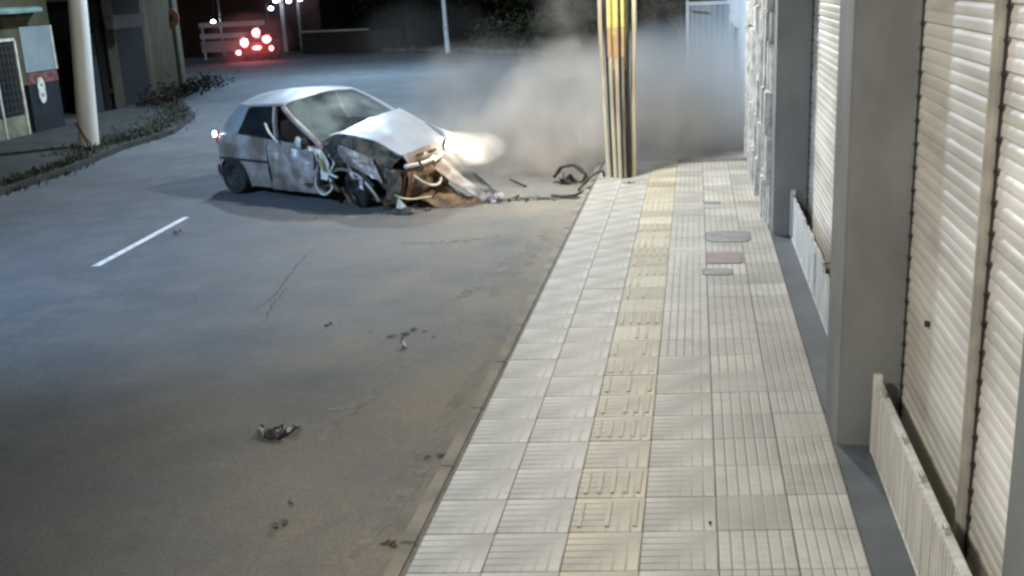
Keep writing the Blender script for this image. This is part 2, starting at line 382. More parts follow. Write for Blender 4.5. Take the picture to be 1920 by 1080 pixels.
s1 = shutter(5.02, 6.70); guide(s1, 4.985); locks(s1, 6.685)
s2 = shutter(3.08, 4.95); locks(s2, 4.925)
s3 = shutter(7.36, 12.72); locks(s3, 12.70)
for s in (s1, s2, s3): s.name = 'rolling_shutter'
# small knob on the shutter
kn = MB(); kn.lathe([(0, -.02), (.018, -.018), (.02, 0), (.012, .01)], 12, 'x', (sx(2.868), 6.05, 1.06)); kn.build('shutter_lock', m_black, s1)
# stone cladding: many uneven blocks standing proud of each other
m_stone = mat('pale ledge stone', (.60, .60, .57), (.26, .26, .25), 7, .85, bump=.7, bscale=30, lo=.35, hi=.7)
sb = MB(); rnd = random.Random(12); z = 0
while z < 3.5:
    h = rnd.uniform(.3, .8); y = 13.2+rnd.uniform(-.02, 0)
    while y < 18.55:
        wd = rnd.uniform(.09, .26); y2 = min(y+wd, 18.58)
        d = rnd.choice([0, .015, .035, .055, .08])
        sb.box(sx(2.47-d), sx(2.62), max(y, 13.202)+.010, y2-.010, z+.006, z+h-.006, .010); y = y2
    z += h
sb.build('stone_cladding', m_stone, shop)
# flood boards
m_board = mat('white painted board', (.66, .65, .60), (.5, .49, .45), 3, .5, bump=.25, bscale=14, stretch=(1, 6, .6))
m_boardb = mat('scuffed white board', (.62, .64, .64), (.42, .44, .45), 2, .5, stretch=(1, 3, 1))
fb = empty('flood_board', (2.70, 0, 0)); tag(fb, 'cream ribbed flood board standing before the nearest closed shutter', 'flood board')
b = MB(); b.box(-.012, .014, 2.9, 6.54, .02, .48); b.build('panel', m_board, fb)
b = MB(); b.box(-.022, .026, 2.9, 6.55, .481, .515, .008); b.build('top_rail', m_guide if 0 else m_board, fb)
b = MB(); b.box(-.020, .024, 2.9, 6.55, .0042, .0195, .004); b.build('bottom_rail', m_board, fb)
b = MB(); b.box(-.026, .03, 6.551, 6.60, .0045, .55, .006); b.build('end_channel', m_board, fb)
b = MB(); yy = 3.0
while yy < 6.5: b.box(-.0185, -.0125, yy, yy+.018, .03, .47); yy += .062
b.build('ribs', m_board, fb)
for yy in (4.62, 5.15, 5.62, 6.28):
    b = MB(); b.tube([(-.01, yy-.03, .516), (-.012, yy-.03, .55), (-.012, yy+.03, .55), (-.01, yy+.03, .516)], .008, 8); b.build('handle', m_guide, fb, True)
# second board, edge broken away
fb2 = empty('flood_board', (2.70, 0, 0)); tag(fb2, 'scuffed bluish white flood board with a broken top edge, behind the near pillar', 'flood board')
rnd = random.Random(4); N = 46; ys = np.linspace(7.6, 12.66, N); vs = []; fs = []
top = []
for i, y in enumerate(ys):
    t = .50+.02*rnd.uniform(-1, 1)
    if 8.9 < y < 9.6: t -= .09*rnd.random()+.03
    if 11 < y < 11.3: t -= .05
    top.append(t)
for i, y in enumerate(ys): vs += [(-.014, y, .006), (.014, y, .006), (.014, y, top[i]), (-.014, y, top[i]+.004)]
for i in range(N-1):
    a = 4*i
    for j in range(4): fs.append((a+j, a+(j+1) % 4, a+4+(j+1) % 4, a+4+j))
fs += [(3, 2, 1, 0), tuple(4*(N-1)+j for j in range(4))]
b = MB(); b.add(vs, fs); b.build('panel', m_boardb, fb2)
b = MB(); b.box(-.03, .03, 12.662, 12.70, .005, .56, .005); b.build('end_channel', m_boardb, fb2)
b = MB(); b.box(-.028, -.0145, 10.05, 10.11, .03, .46, .004); b.build('brace', m_boardb, fb2)
b = MB(); b.box(-.026, -.0145, 7.6, 12.65, .006, .03, .004); b.build('bottom_rail', m_boardb, fb2)
b = MB(); b.tube([(.0, 9.35, .44), (.01, 9.25, .52), (.05, 9.1, .50), (.06, 8.95, .38)], .012, 8); b.tube([(.0, 9.6, .47), (.03, 9.3, .56), (.07, 9.0, .56)], .008, 6); b.build('torn_strip', m_black, fb2, True)

# farther house on the right: white wall with a dark opening, and the sheet gate across the pavement
m_white = mat('white house wall', (.80, .82, .82), (.68, .70, .71), 1.5, .8)
hs = empty('white_house', (2.45, 19, 0)); tag(hs, 'white house wall beyond the stone cladding, with a tall dark opening', 'house')
b = MB()
b.box(0, .25, -.35, 3.9, -.3, 3.6); b.box(0, .25, 9.9, 12.5, -.3, 3.6); b.box(0, .25, 3.9, 9.9, -.3, .35); b.box(0, .25, 3.9, 9.9, 1.95, 3.6); b.box(.25, 5, -.35, 12.5, -.3, 3.6)
b.build('wall', m_white, hs)
b = MB(); b.box(.12, .16, 3.95, 9.85, .36, 1.94); b.build('shutter', mat('dark slate shutter', (.05, .07, .08), None, 4, .6), hs)
b = MB(); b.box(-.03, .0, 3.82, 3.9, .3, 2.0, .004); b.box(-.03, .0, 3.82, 9.95, 1.951, 2.02, .004); b.build('window_frame', m_white, hs)
gt = empty('sheet_gate', (1.37, 29.5, -.06)); tag(gt, 'pale blue grey sheet metal gate closing off the far pavement in smoke', 'gate')
m_gate = mat('pale gate metal', (.42, .47, .50), (.34, .39, .42), 1.5, .6)
b = MB(); 
for i in range(7): b.box(.03+i*.15, .172+i*.15, 0, .025, .06, 2.36, .006)
b.build('panel', m_gate, gt)
b = MB(); b.box(-.05, .03, -.03, .05, 0, 2.5, .006); b.box(.03, 1.10, -.02, .04, 2.361, 2.46, .006); b.build('gate_frame', m_white, gt)
b = MB(); b.tube([(.1, -.03, 2.22), (.55, -.03, 2.16)], .02, 8); b.build('bolt', m_black, gt)

# ------------------------------------------------------------------ utility pole with conduits
m_pole = mat('weathered pole concrete', (.34, .28, .19), (.17, .14, .10), 4, .9, bump=.5, bscale=20, stretch=(2, 2, .4))
m_pipe = mat('galvanised pipe', (.80, .71, .52), (.56, .47, .33), 5, .5, .2, stretch=(1, 1, .3))
m_yglow = mat('yellow glow band', (.80, .71, .24), (.72, .62, .20), 6, .5)  # yellow marker colour with the lamp's warm glow put in
m_otape = mat('orange cream band', (.62, .42, .20), (.55, .36, .18), 6, .6)
up = empty('utility_pole', (.39, 16.9, 0)); tag(up, 'utility pole with pipes strapped along it and glow-tinted yellow band, at the kerb', 'utility pole')
b = MB(); b.tube([(0, 0, -.05), (0, 0, 3), (0, 0, 9)], [.155, .145, .11], 20); b.build('pole', m_pole, up, True)
b = MB(); b.tube([(0, 0, 2.22), (0, 0, 6.0)], [.152, .142], 20); b.build('yellow_glow_band', m_yglow, up, True)
b = MB(); b.tube([(0, 0, 1.70), (0, 0, 2.215)], [.1518, .1512], 20); b.build('cream_band', m_otape, up, True)
cond = [(-.285, -.10, -.10, .035, m_pipe, 0), (-.20, -.06, -.17, .026, m_black, 0), (-.14, -.17, -.11, .032, m_pipe, 1), (-.03, -.20, -.02, .030, m_pipe, 1), (.07, -.185, .10, .024, m_pole, 1), (.15, -.13, .14, .022, m_black, 0), (.235, -.03, .235, .042, m_pipe, 0), (.02, -.17, .05, .024, m_black, 0)]
for x, y, xt, r, m, yl in cond:
    b = MB(); b.tube([(x*.75+.02, y, .0), (x*.85, y, 1.2), (x, y, 2.4), (x*1.02, y, 6.5)], r, 12); c = b.build('conduit', m, up, True)
    if yl:
        b = MB(); b.tube([(x, y, 2.35), (x*1.015, y, 6.0)], r+.004, 12); b.build('yellow_glow_band', m_yglow, c, True)
        b = MB(); b.tube([(x*.97, y, 1.9), (x, y, 2.345)], r+.0035, 12); b.build('cream_band', m_otape, c, True)
lh = MB(); lh.tube([(0, 0, 6.4), (-.1, -.3, 6.5), (-.3, -.7, 6.2)], .03, 10); arm = lh.build('lamp_arm', m_pipe, up, True)
lh = MB(); lh.lathe([(0, .1), (.08, .08), (.16, 0), (.17, -.02)], 18, 'z', (-.36, -.7, 6.1)); lh.build('lamp_shade', m_pipe, arm, True)
def point(name, loc, e, col, r=.12, parent=None):
    l = bpy.data.lights.new(name, 'POINT'); l.energy = e; l.color = col; l.shadow_soft_size = r
    o = bpy.data.objects.new(name, l); COL.objects.link(o); o.location = loc; return o
def spot(name, loc, tgt, e, col, ang, r=.05, blend=.5):
    l = bpy.data.lights.new(name, 'SPOT'); l.energy = e; l.color = col; l.shadow_soft_size = r; l.spot_size = rad(ang); l.spot_blend = blend
    o = bpy.data.objects.new(name, l); COL.objects.link(o); o.location = loc
    o.rotation_euler = (Vector(tgt)-Vector(loc)).to_track_quat('-Z', 'Y').to_euler(); return o
point('pole_lamp_light', LAMP_POLE[:3], LAMP_POLE[3], LAMP_POLE[4], .2)
spot('street_lamp_light', LAMP_ROAD[:3], (-5.8, 22.8, 0), LAMP_ROAD[3], LAMP_ROAD[4], 152, .25, .35)
spot('warm_fill_light', FILL_WARM[:3], (2.5, 7.0, 1.0), FILL_WARM[3], FILL_WARM[4], 92, .35, 1.0)
spot('far_fill_light', FILL_FAR[:3], (-10.8, 40.5, 0), FILL_FAR[3], FILL_FAR[4], 158, .3, .35)
spot('near_fill_light', FILL_NEAR[:3], (-3.2, 14.6, 0), FILL_NEAR[3], FILL_NEAR[4], 66, .3, 1.0)

# ------------------------------------------------------------------ wrecked car
CAR = (-5.76, 17.33, RZ); PHI = rad(-27.5)
car = empty('wrecked_car', CAR, PHI)
tag(car, 'wrecked silver hatchback with crushed near front corner and one headlight still lit', 'car')
m_paint = mat('silver blue car paint', (.50, .55, .60), (.44, .48, .53), 2, .32, .35, bump=.03)
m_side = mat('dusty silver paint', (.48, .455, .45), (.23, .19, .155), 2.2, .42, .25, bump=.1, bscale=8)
m_dark = mat('dark bare metal', (.035, .04, .038), (.12, .10, .075), 4, .6, .3, bump=.5, bscale=14)  # bare metal colour; on the fender it also holds the bonnet's shade
m_rust = mat('rust brown broken front', (.21, .125, .06), (.07, .045, .03), 5, .8, bump=.7, bscale=18)
m_int = mat('dark interior', (.02, .022, .022), (.035, .035, .035), 4, .8)
m_trim = mat('black trim', (.035, .035, .035), (.05, .05, .05), 6, .5)
m_chip = mat('white plastic', (.75, .75, .70), (.55, .53, .45), 5, .5)
def glass(name, col, a, rough=.15):
    m = mat(name, col, tuple(x*.6 for x in col), 3, rough, 0, bump=.15, bscale=30, alpha=a); return m
m_ws = mat('shattered windscreen', (.26, .32, .31), (.05, .065, .065), 1.5, .25, bump=.15, bscale=30, alpha=.5)
m_gl = glass('tinted side glass', (.02, .03, .035), .88, .08)
def P(name, net, m, nu=18, nv=14, par=car, **k):
    mb = MB(); patch(mb, net, nu, nv, **k); return mb.build(name, m, par, True)
# roof
P('roof', [[(.12, -.57, 1.47), (.10, -.2, 1.57), (.13, .2, 1.62), (.20, .58, 1.60)],
           [(.65, -.61, 1.50), (.66, -.2, 1.61), (.72, .2, 1.67), (.8, .62, 1.655)],
           [(1.27, -.60, 1.515), (1.34, -.2, 1.59), (1.45, .2, 1.645), (1.58, .60, 1.64)]], m_paint, 20, 16, crumple=.008, th=.02)
# near side: rear quarter + door with wheel arch cut
def side(name, a0, a1, b0, m, arch, top, n=40, nv=10, cr_=.01, seed=1, low=.16, sgn=-1, lift=0.0, par=car):
    cols = []
    for a in np.linspace(a0, a1, n):
        hb = low
        for (ca, ch, r) in arch:
            if abs(a-ca) < r: hb = max(hb, ch+math.sqrt(r*r-(a-ca)**2))
        tp = float(np.interp(a, [t[0] for t in top], [t[1] for t in top]))
        hb = min(hb, tp-.05); e = max(0, (.15-(a+.4)))  # rounded rear corner
        col = []
        for j in range(nv):
            h = hb+(tp-hb)*j/(nv-1)
            bb = b0-.05*max(0, (h-.6)/.4)**1.5-.06*max(0, (.45-h)/.3)**1.6
            cpos = min(1, max(0, (a+.40)/.3)); bb -= .22*(1-math.sqrt(1-(1-cpos)**2))
            bb += .018*math.exp(-((h-.86)/.03)**2)
            p = Vector((a*3.1+seed, h*3.1, 0)); bb += cr_*(mnoise.noise(p)+.5*mnoise.noise(p*2.2))
            col.append((a, sgn*bb, h+lift))
        cols.append(col)
    mb = MB(); g = np.array(cols); nu = n
    N = nu*nv; off = g.copy(); off[:, :, 1] -= sgn*.015
    ix = lambda i, j: i*nv+j
    fs = []
    for i in range(nu-1):
        for j in range(nv-1):
            fs.append((ix(i, j), ix(i+1, j), ix(i+1, j+1), ix(i, j+1))); fs.append((N+ix(i, j), N+ix(i, j+1), N+ix(i+1, j+1), N+ix(i+1, j)))
        for j in (0, nv-1): fs.append((ix(i, j), ix(i+1, j), N+ix(i+1, j), N+ix(i, j)))
    for j in range(nv-1):
        for i in (0, nu-1): fs.append((ix(i, j), ix(i, j+1), N+ix(i, j+1), N+ix(i, j)))
    mb.add(g.reshape(-1, 3).tolist()+off.reshape(-1, 3).tolist(), fs)
    return mb.build(name, m, par, True)
RW = (.10, .26); AR = .37
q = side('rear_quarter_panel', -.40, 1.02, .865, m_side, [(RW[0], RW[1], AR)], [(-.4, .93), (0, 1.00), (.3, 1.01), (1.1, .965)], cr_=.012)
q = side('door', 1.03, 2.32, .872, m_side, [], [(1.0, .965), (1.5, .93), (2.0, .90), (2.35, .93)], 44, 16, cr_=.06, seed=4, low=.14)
q['label'] = 'dented tan stained near door'
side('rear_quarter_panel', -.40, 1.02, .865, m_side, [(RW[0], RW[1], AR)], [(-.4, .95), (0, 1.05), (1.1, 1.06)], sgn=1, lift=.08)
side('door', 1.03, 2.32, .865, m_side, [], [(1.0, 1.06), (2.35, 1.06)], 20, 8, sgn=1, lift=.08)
side('fender', 2.33, 3.55, .84, m_paint, [(2.95, .28, .36)], [(2.3, 1.12), (2.9, 1.06), (3.6, .86)], 30, 8, sgn=1, lift=.08, low=.18)
# tailgate and rear glass, rear bumper
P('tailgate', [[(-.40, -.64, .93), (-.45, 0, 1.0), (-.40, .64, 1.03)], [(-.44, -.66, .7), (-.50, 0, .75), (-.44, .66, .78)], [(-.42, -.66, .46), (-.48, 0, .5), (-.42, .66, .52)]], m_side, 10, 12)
P('rear_window', [[(.11, -.53, 1.46), (.09, 0, 1.57), (.16, .55, 1.57)], [(-.12, -.60, 1.24), (-.17, 0, 1.33), (-.1, .62, 1.34)], [(-.38, -.66, .94), (-.44, 0, 1.01), (-.38, .66, 1.04)]], m_gl, 10, 12)
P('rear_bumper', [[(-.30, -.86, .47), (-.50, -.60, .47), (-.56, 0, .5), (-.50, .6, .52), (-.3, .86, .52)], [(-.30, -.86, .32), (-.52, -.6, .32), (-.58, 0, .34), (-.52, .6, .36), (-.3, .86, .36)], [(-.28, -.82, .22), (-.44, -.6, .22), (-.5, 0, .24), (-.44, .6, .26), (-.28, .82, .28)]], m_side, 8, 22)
# C pillar skins, rails
P('rear_pillar', [[(-.385, -.70, .95), (-.12, -.65, 1.24), (.12, -.575, 1.465)], [(.0, -.79, .99), (.14, -.73, 1.24), (.30, -.63, 1.46)], [(.27, -.81, 1.02), (.37, -.74, 1.24), (.47, -.665, 1.43)]], m_paint, 10, 12, th=.02)
P('rear_pillar', [[(-.385, .70, 1.05), (-.12, .65, 1.34), (.12, .575, 1.57)], [(.27, .81, 1.13), (.37, .74, 1.35), (.47, .665, 1.54)]], m_paint, 10, 12, th=.02)
def bar(name, pts, r, m, par=car, flat=1.0, n=10):
    mb = MB(); mb.tube([tuple(p) for p in cr(pts, 14)], r, n, flat); return mb.build(name, m, par, True)
bar('roof_rail', [(.12, -.585, 1.465), (.5, -.645, 1.455), (1.0, -.65, 1.485), (1.28, -.62, 1.50)], .028, m_paint)
bar('roof_rail', [(.14, .585, 1.57), (.5, .645, 1.60), (1.0, .65, 1.64), (1.58, .62, 1.62)], .028, m_paint)
bar('door_pillar', [(1.09, -.665, 1.46), (1.14, -.74, 1.22), (1.24, -.83, .95)], .045, m_side, flat=.7)
bar('door_pillar', [(1.09, .665, 1.56), (1.14, .74, 1.32), (1.24, .83, 1.08)], .04, m_side, flat=.7)
bar('windscreen_pillar', [(1.25, -.625, 1.46), (1.5, -.69, 1.30), (1.86, -.76, 1.12), (2.12, -.79, .97), (2.20, -.80, .90)], [.05]*14 if 0 else .052, m_side, flat=.8)
bar('windscreen_pillar', [(1.60, .61, 1.62), (2.0, .67, 1.47), (2.43, .75, 1.25)], .03, m_paint, flat=.8)
# glass
P('windscreen', [[(1.30, -.60, 1.49), (1.37, -.2, 1.575), (1.48, .2, 1.63), (1.60, .59, 1.61)],
                 [(1.70, -.67, 1.21), (1.84, -.2, 1.33), (1.94, .2, 1.41), (2.02, .65, 1.43)],
                 [(2.16, -.72, .96), (2.32, -.2, 1.10), (2.42, .2, 1.19), (2.44, .72, 1.24)]], m_ws, 18, 18, crumple=.012, freq=5, th=.006)
P('quarter_window', [[(.29, -.79, 1.035), (.40, -.73, 1.24), (.49, -.665, 1.42)], [(1.03, -.805, .985), (1.05, -.74, 1.22), (1.07, -.66, 1.45)]], m_gl, 8, 8, th=.006)
P('quarter_window', [[(.29, .79, 1.13), (.49, .665, 1.53)], [(1.2, .80, 1.1), (1.07, .66, 1.56)]], m_gl, 6, 6, th=.006)
bar('window_seal', [(.27, -.805, 1.02), (.39, -.745, 1.235), (.48, -.68, 1.425), (.75, -.675, 1.45), (1.07, -.675, 1.46)], .014, m_trim)
bar('window_seal', [(.27, -.81, 1.02), (.65, -.825, 1.00), (1.03, -.825, .975)], .012, m_trim)
# cabin: floor box, firewall, dashboard, seats
mb = MB(); mb.box(-.33, 2.3, -.78, .78, .17, .50, .03); mb.build('floor_pan', m_int, car)
P('dashboard', [[(2.0, -.70, .90), (2.05, 0, 1.0), (2.2, .70, 1.12)], [(2.32, -.70, .92), (2.4, 0, 1.04), (2.45, .70, 1.16)]], m_trim, 6, 8, th=.05)
P('firewall', [[(2.34, -.74, .93), (2.42, 0, 1.05), (2.46, .74, 1.15)], [(2.36, -.76, .2), (2.4, 0, .2), (2.42, .76, .25)]], m_int, 8, 8, th=.02)
for bb, lift in ((-.36, 0), (.36, .07)):
    s_ = MB(); s_.box(1.15, 1.60, bb-.24, bb+.24, .50+lift, .64+lift, .05); st_ = s_.build('seat', m_int, car, True)
    k_ = MB(); patch(k_, [[(1.22, bb-.24, .62+lift), (1.22, bb, .60+lift), (1.22, bb+.24, .62+lift)], [(1.02, bb-.22, .95+lift), (1.0, bb, .95+lift), (1.02, bb+.22, .95+lift)], [(.93, bb-.17, 1.18+lift), (.92, bb, 1.2+lift), (.93, bb+.17, 1.18+lift)]], 8, 8, th=.12); k_.build('seat_back', m_int, st_, True)
    k_ = MB(); k_.box(.84, .95, bb-.12, bb+.12, 1.2+lift, 1.36+lift, .03); k_.build('headrest', m_int, st_, True)
P('rear_seat', [[(.55, -.62, .5), (.55, .62, .55)], [(.35, -.62, 1.0), (.35, .62, 1.06)]], m_int, 6, 6, th=.14)
sw = MB(); sw.tube([(1.86+.0, -.36+.18*math.cos(t), .93+.17*math.sin(t)) for t in np.linspace(0, 2*math.pi, 20)], .014, 6); sw.build('steering_wheel', m_trim, car, True)
# bonnet, buckled on the near edge
hood = P('bonnet', [[(2.32, -.72, 1.05), (2.40, -.25, 1.16), (2.47, .25, 1.25), (2.49, .74, 1.31)],
             [(2.70, -.77, 1.115), (2.75, -.25, 1.14), (2.78, .25, 1.20), (2.78, .76, 1.22)],
             [(3.26, -.73, 1.045), (3.20, -.25, 1.06), (3.15, .25, 1.08), (3.12, .74, 1.06)],
             [(3.80, -.68, .84), (3.74, -.25, .86), (3.62, .25, .87), (3.50, .70, .85)]], m_paint, 24, 20, crumple=.022, freq=2.2, seed=3, th=.02)
P('grille_panel', [[(3.80, -.66, .835), (3.74, -.22, .855), (3.62, .25, .865), (3.50, .68, .845)], [(3.86, -.64, .76), (3.80, -.22, .77), (3.68, .25, .78), (3.56, .67, .765)], [(3.86, -.62, .70), (3.80, -.22, .70), (3.68, .25, .71), (3.56, .66, .70)]], m_side, 8, 20, crumple=.01, freq=5, th=.02)
for bb, aa in ((-.30, 3.835), (.08, 3.755)):
    g = MB(); g.box(-.02, .012, -.10, .10, -.022, .022, .008)
    for i, v in enumerate(g.v): g.v[i] = (v[0]+aa-v[1]*.24, v[1]+bb, v[2]+.79)
    g.build('grille_slot', m_black, car)
bar('bumper_beam', [(3.84, -.66, .665), (3.84, -.3, .655), (3.76, .0, .66), (3.72, .12, .69)], .028, m_chip, flat=1.2)
bar('bumper_beam', [(3.72, .10, .62), (3.66, .35, .67), (3.58, .66, .69)], .032, m_chip, flat=1.2)
# near fender crushed down over the wheel
P('fender', [[(2.33, -.76, 1.03), (2.70, -.79, 1.09), (3.25, -.75, 1.03), (3.80, -.70, .83)],
             [(2.36, -.86, .88), (2.74, -.93, .87), (3.22, -.90, .82), (3.74, -.78, .70)],
             [(2.34, -.90, .74), (2.80, -.96, .72), (3.22, -.93, .66), (3.66, -.82, .52)],
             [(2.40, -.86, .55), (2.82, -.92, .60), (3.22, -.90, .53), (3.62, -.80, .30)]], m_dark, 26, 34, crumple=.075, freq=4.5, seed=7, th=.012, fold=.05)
bar('wheel_arch_lip', [(2.50, -.93, .50), (2.72, -.97, .60), (2.98, -.985, .60), (3.22, -.97, .50), (3.44, -.94, .28), (3.50, -.92, .16)], .02, m_side, flat=1.3)
# rust brown broken front: radiator support, folded skins and hoses
P('radiator_support', [[(3.84, -.60, .66), (3.78, -.2, .66), (3.66, .2, .66), (3.56, .62, .66)], [(3.86, -.66, .42), (3.80, -.2, .42), (3.70, .2, .42), (3.60, .64, .45)], [(3.74, -.66, .13), (3.72, -.2, .12), (3.62, .2, .12), (3.52, .64, .13)]], m_rust, 18, 26, crumple=.05, freq=5, seed=2, fold=.04)
P('inner_fender', [[(3.62, -.80, .62), (3.86, -.66, .60)], [(3.60, -.84, .30), (3.80, -.68, .25)], [(3.5, -.84, .10), (3.70, -.66, .06)]], m_rust, 12, 12, crumple=.05, freq=6, seed=5, fold=.03)
mb = MB()
for i in range(9):
    rr = random.Random(i); mb.blob((rr.uniform(2.6, 3.5), rr.uniform(-.6, .6), rr.uniform(.3, .72)), rr.uniform(.1, .2), i, .3)
mb.build('engine', m_trim, car, True)
P('underbody', [[(2.3, -.80, .30), (2.3, .8, .35)], [(3.6, -.76, .12), (3.5, .7, .15)]], m_int, 8, 8, crumple=.03, th=.05)
bar('door_seam', [(1.03, -.80, .95), (1.03, -.868, .86), (1.03, -.880, .6), (1.04, -.878, .4), (1.06, -.83, .16)], .010, m_black, n=6)
bar('door_seam', [(2.33, -.83, .92), (2.34, -.885, .7), (2.33, -.885, .45), (2.32, -.83, .16)], .014, m_black, n=6)
bar('side_moulding', [(-.2, -.872, .60), (.5, -.884, .60), (1.02, -.888, .60)], .014, m_trim, flat=1.4, n=6)
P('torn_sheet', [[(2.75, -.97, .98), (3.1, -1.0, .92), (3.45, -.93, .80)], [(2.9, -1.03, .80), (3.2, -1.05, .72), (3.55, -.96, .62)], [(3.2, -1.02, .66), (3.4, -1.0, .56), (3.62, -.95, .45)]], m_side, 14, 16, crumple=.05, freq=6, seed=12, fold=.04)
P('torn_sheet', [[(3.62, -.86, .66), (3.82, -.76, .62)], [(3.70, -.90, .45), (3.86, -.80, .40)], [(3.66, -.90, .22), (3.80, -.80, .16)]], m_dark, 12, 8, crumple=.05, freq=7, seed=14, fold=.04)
for k_, pts in enumerate(([(2.5, -.9, .80), (2.7, -1.0, .70), (2.62, -1.03, .55), (2.75, -1.0, .48)], [(3.0, -.95, .75), (3.3, -1.04, .60), (3.5, -1.0, .40)], [(3.84, -.5, .5), (3.95, -.3, .34), (3.9, 0, .3), (3.8, .2, .42)], [(3.80, .1, .35), (3.98, .2, .2), (4.2, .1, .05)])):
    bar('torn_hose', pts, .02, m_trim if k_ % 2 else m_chip)
rr = random.Random(51)
for k_ in range(9):
    a0 = rr.uniform(2.5, 3.75); b0 = -.95-rr.uniform(0, .05) if a0 < 3.6 else -rr.uniform(.2, .85); a0 = a0 if a0 < 3.6 else 3.9; h0 = rr.uniform(.22, .75)
    dx, dz = rr.uniform(-.22, .22), rr.uniform(-.25, .05)
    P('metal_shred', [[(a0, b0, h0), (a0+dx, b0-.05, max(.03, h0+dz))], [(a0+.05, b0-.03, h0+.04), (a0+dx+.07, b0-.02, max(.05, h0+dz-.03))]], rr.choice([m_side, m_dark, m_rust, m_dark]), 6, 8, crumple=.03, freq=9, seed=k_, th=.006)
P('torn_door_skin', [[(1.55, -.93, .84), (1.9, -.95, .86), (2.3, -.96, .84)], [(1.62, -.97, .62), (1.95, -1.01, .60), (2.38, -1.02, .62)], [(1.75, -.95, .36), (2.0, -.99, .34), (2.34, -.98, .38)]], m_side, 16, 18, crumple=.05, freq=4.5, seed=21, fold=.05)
P('door_gash', [[(2.22, -.985, .80), (2.34, -.99, .80)], [(2.26, -1.02, .55), (2.40, -1.03, .52)], [(2.2, -.99, .30), (2.34, -1.0, .28)]], m_int, 10, 5, crumple=.03, freq=6, seed=22)
# wheels
def wheel(a, b_, h, r, wd, rz=0, rx=0, side_=-1, squash=1):
    t = empty('wheel', (a, b_, h)); t.parent = car; t.rotation_euler = (rx, 0, rz)
    m = MB(); m.lathe([(r*.62, -wd/2), (r*.93, -wd/2), (r, -wd/2+.03), (r, wd/2-.03), (r*.93, wd/2), (r*.62, wd/2), (r*.60, 0), (r*.62, -wd/2)], 36, 'y'); m.build('tyre', m_black, t, True)
    m = MB(); m.lathe([(0, side_*.05), (r*.15, side_*.055), (r*.2, side_*.03), (r*.45, side_*.02), (r*.55, side_*.06), (r*.63, side_*.085), (r*.64, -side_*.07), (0.0, -side_*.07)], 36, 'y')
    m.build('rim', m_trim, t, True)
    return t
wheel(RW[0], -.78, .30, .30, .18, rz=rad(3))
wheel(RW[0], .78, .30, .30, .18, side_=1)
wheel(2.95, -.76, .275, .29, .18, rz=rad(-14), rx=rad(14))
wheel(2.98, .76, .33, .29, .18, rz=rad(-10), side_=1)
# lamps
hl = MB(); hl.lathe([(0, .05), (.07, .045), (.10, .02), (.105, 0), (.09, -.04), (0, -.05)], 20, 'x', (3.66, .56, .80)); 
hl.build('headlight', mat('lit headlamp', (1, .95, .85), None, emit=(1.0, .92, .78), estr=110), car, True)
hs_ = MB(); hs_.lathe([(.11, -.05), (.125, .0), (.12, .05), (.11, .05)], 20, 'x', (3.65, .56, .80)); hs_.build('headlight_housing', m_trim, car, True)
tl = MB(); tl.box(-.445, -.39, -.74, -.64, .80, 1.0, .02); tl.build('tail_light', mat('red lens', (.35, .02, .02), None, 4, .2), car)
tl = MB(); tl.box(-.445, -.39, .64, .74, .88, 1.08, .02); tl.build('tail_light', mat('red lens', (.35, .02, .02), None, 4, .2), car)
tl = MB(); tl.box(-.43, -.385, -.80, -.735, .93, 1.02, .015); o = tl.build('reversing_light', mat('lit white lens', (1, 1, 1), None, emit=(1, .97, .9), estr=14), car); o['label'] = 'small lit white lamp on the rear corner'
# torn and dangling bits
P('torn_panel', [[(2.06, -.90, .90), (2.36, -.91, .86)], [(2.18, -.98, .78), (2.56, -.99, .72)], [(2.34, -1.0, .60), (2.58, -1.0, .56)], [(2.38, -1.0, .44), (2.52, -1.0, .42)]], m_chip, 16, 8, crumple=.035, freq=6, th=.01)
P('torn_strip', [[(2.38, -1.02, .78), (2.47, -1.03, .76)], [(2.48, -1.04, .56), (2.56, -1.04, .56)]], mat('ochre sealant', (.40, .33, .06), (.25, .2, .05), 6, .7), 8, 4, crumple=.01, th=.008)
bar('loose_cable', [(2.30, -1.0, .52), (2.27, -1.02, .34), (2.42, -1.03, .20), (2.62, -1.02, .30), (2.58, -1.0, .46)], .018, m_chip)
mr = MB(); mr.blob((1.89, -.95, .97), .075, 3, .15, 2, (1.0, .6, 1.1)); mo = mr.build('door_mirror', m_chip, car, True)
mr = MB(); mr.blob((1.99, -.93, .97), .07, 5, .2, 2, (.7, .8, 1.1)); mr.build('mirror_shell', m_black, mo, True)
bar('pale_strip', [(1.04, -.86, 1.22), (1.14, -.88, 1.08), (1.34, -.89, .93)], .02, m_chip, flat=.6)  # thin white bar slanting down across the side window
bar('hanging_strip', [(3.72, -.84, .28), (3.86, -.80, .22), (4.0, -.70, .20), (4.2, -.52, .22)], .02, mat('cream strip', (.70, .62, .38), (.6, .5, .3), 6, .5), flat=.6)
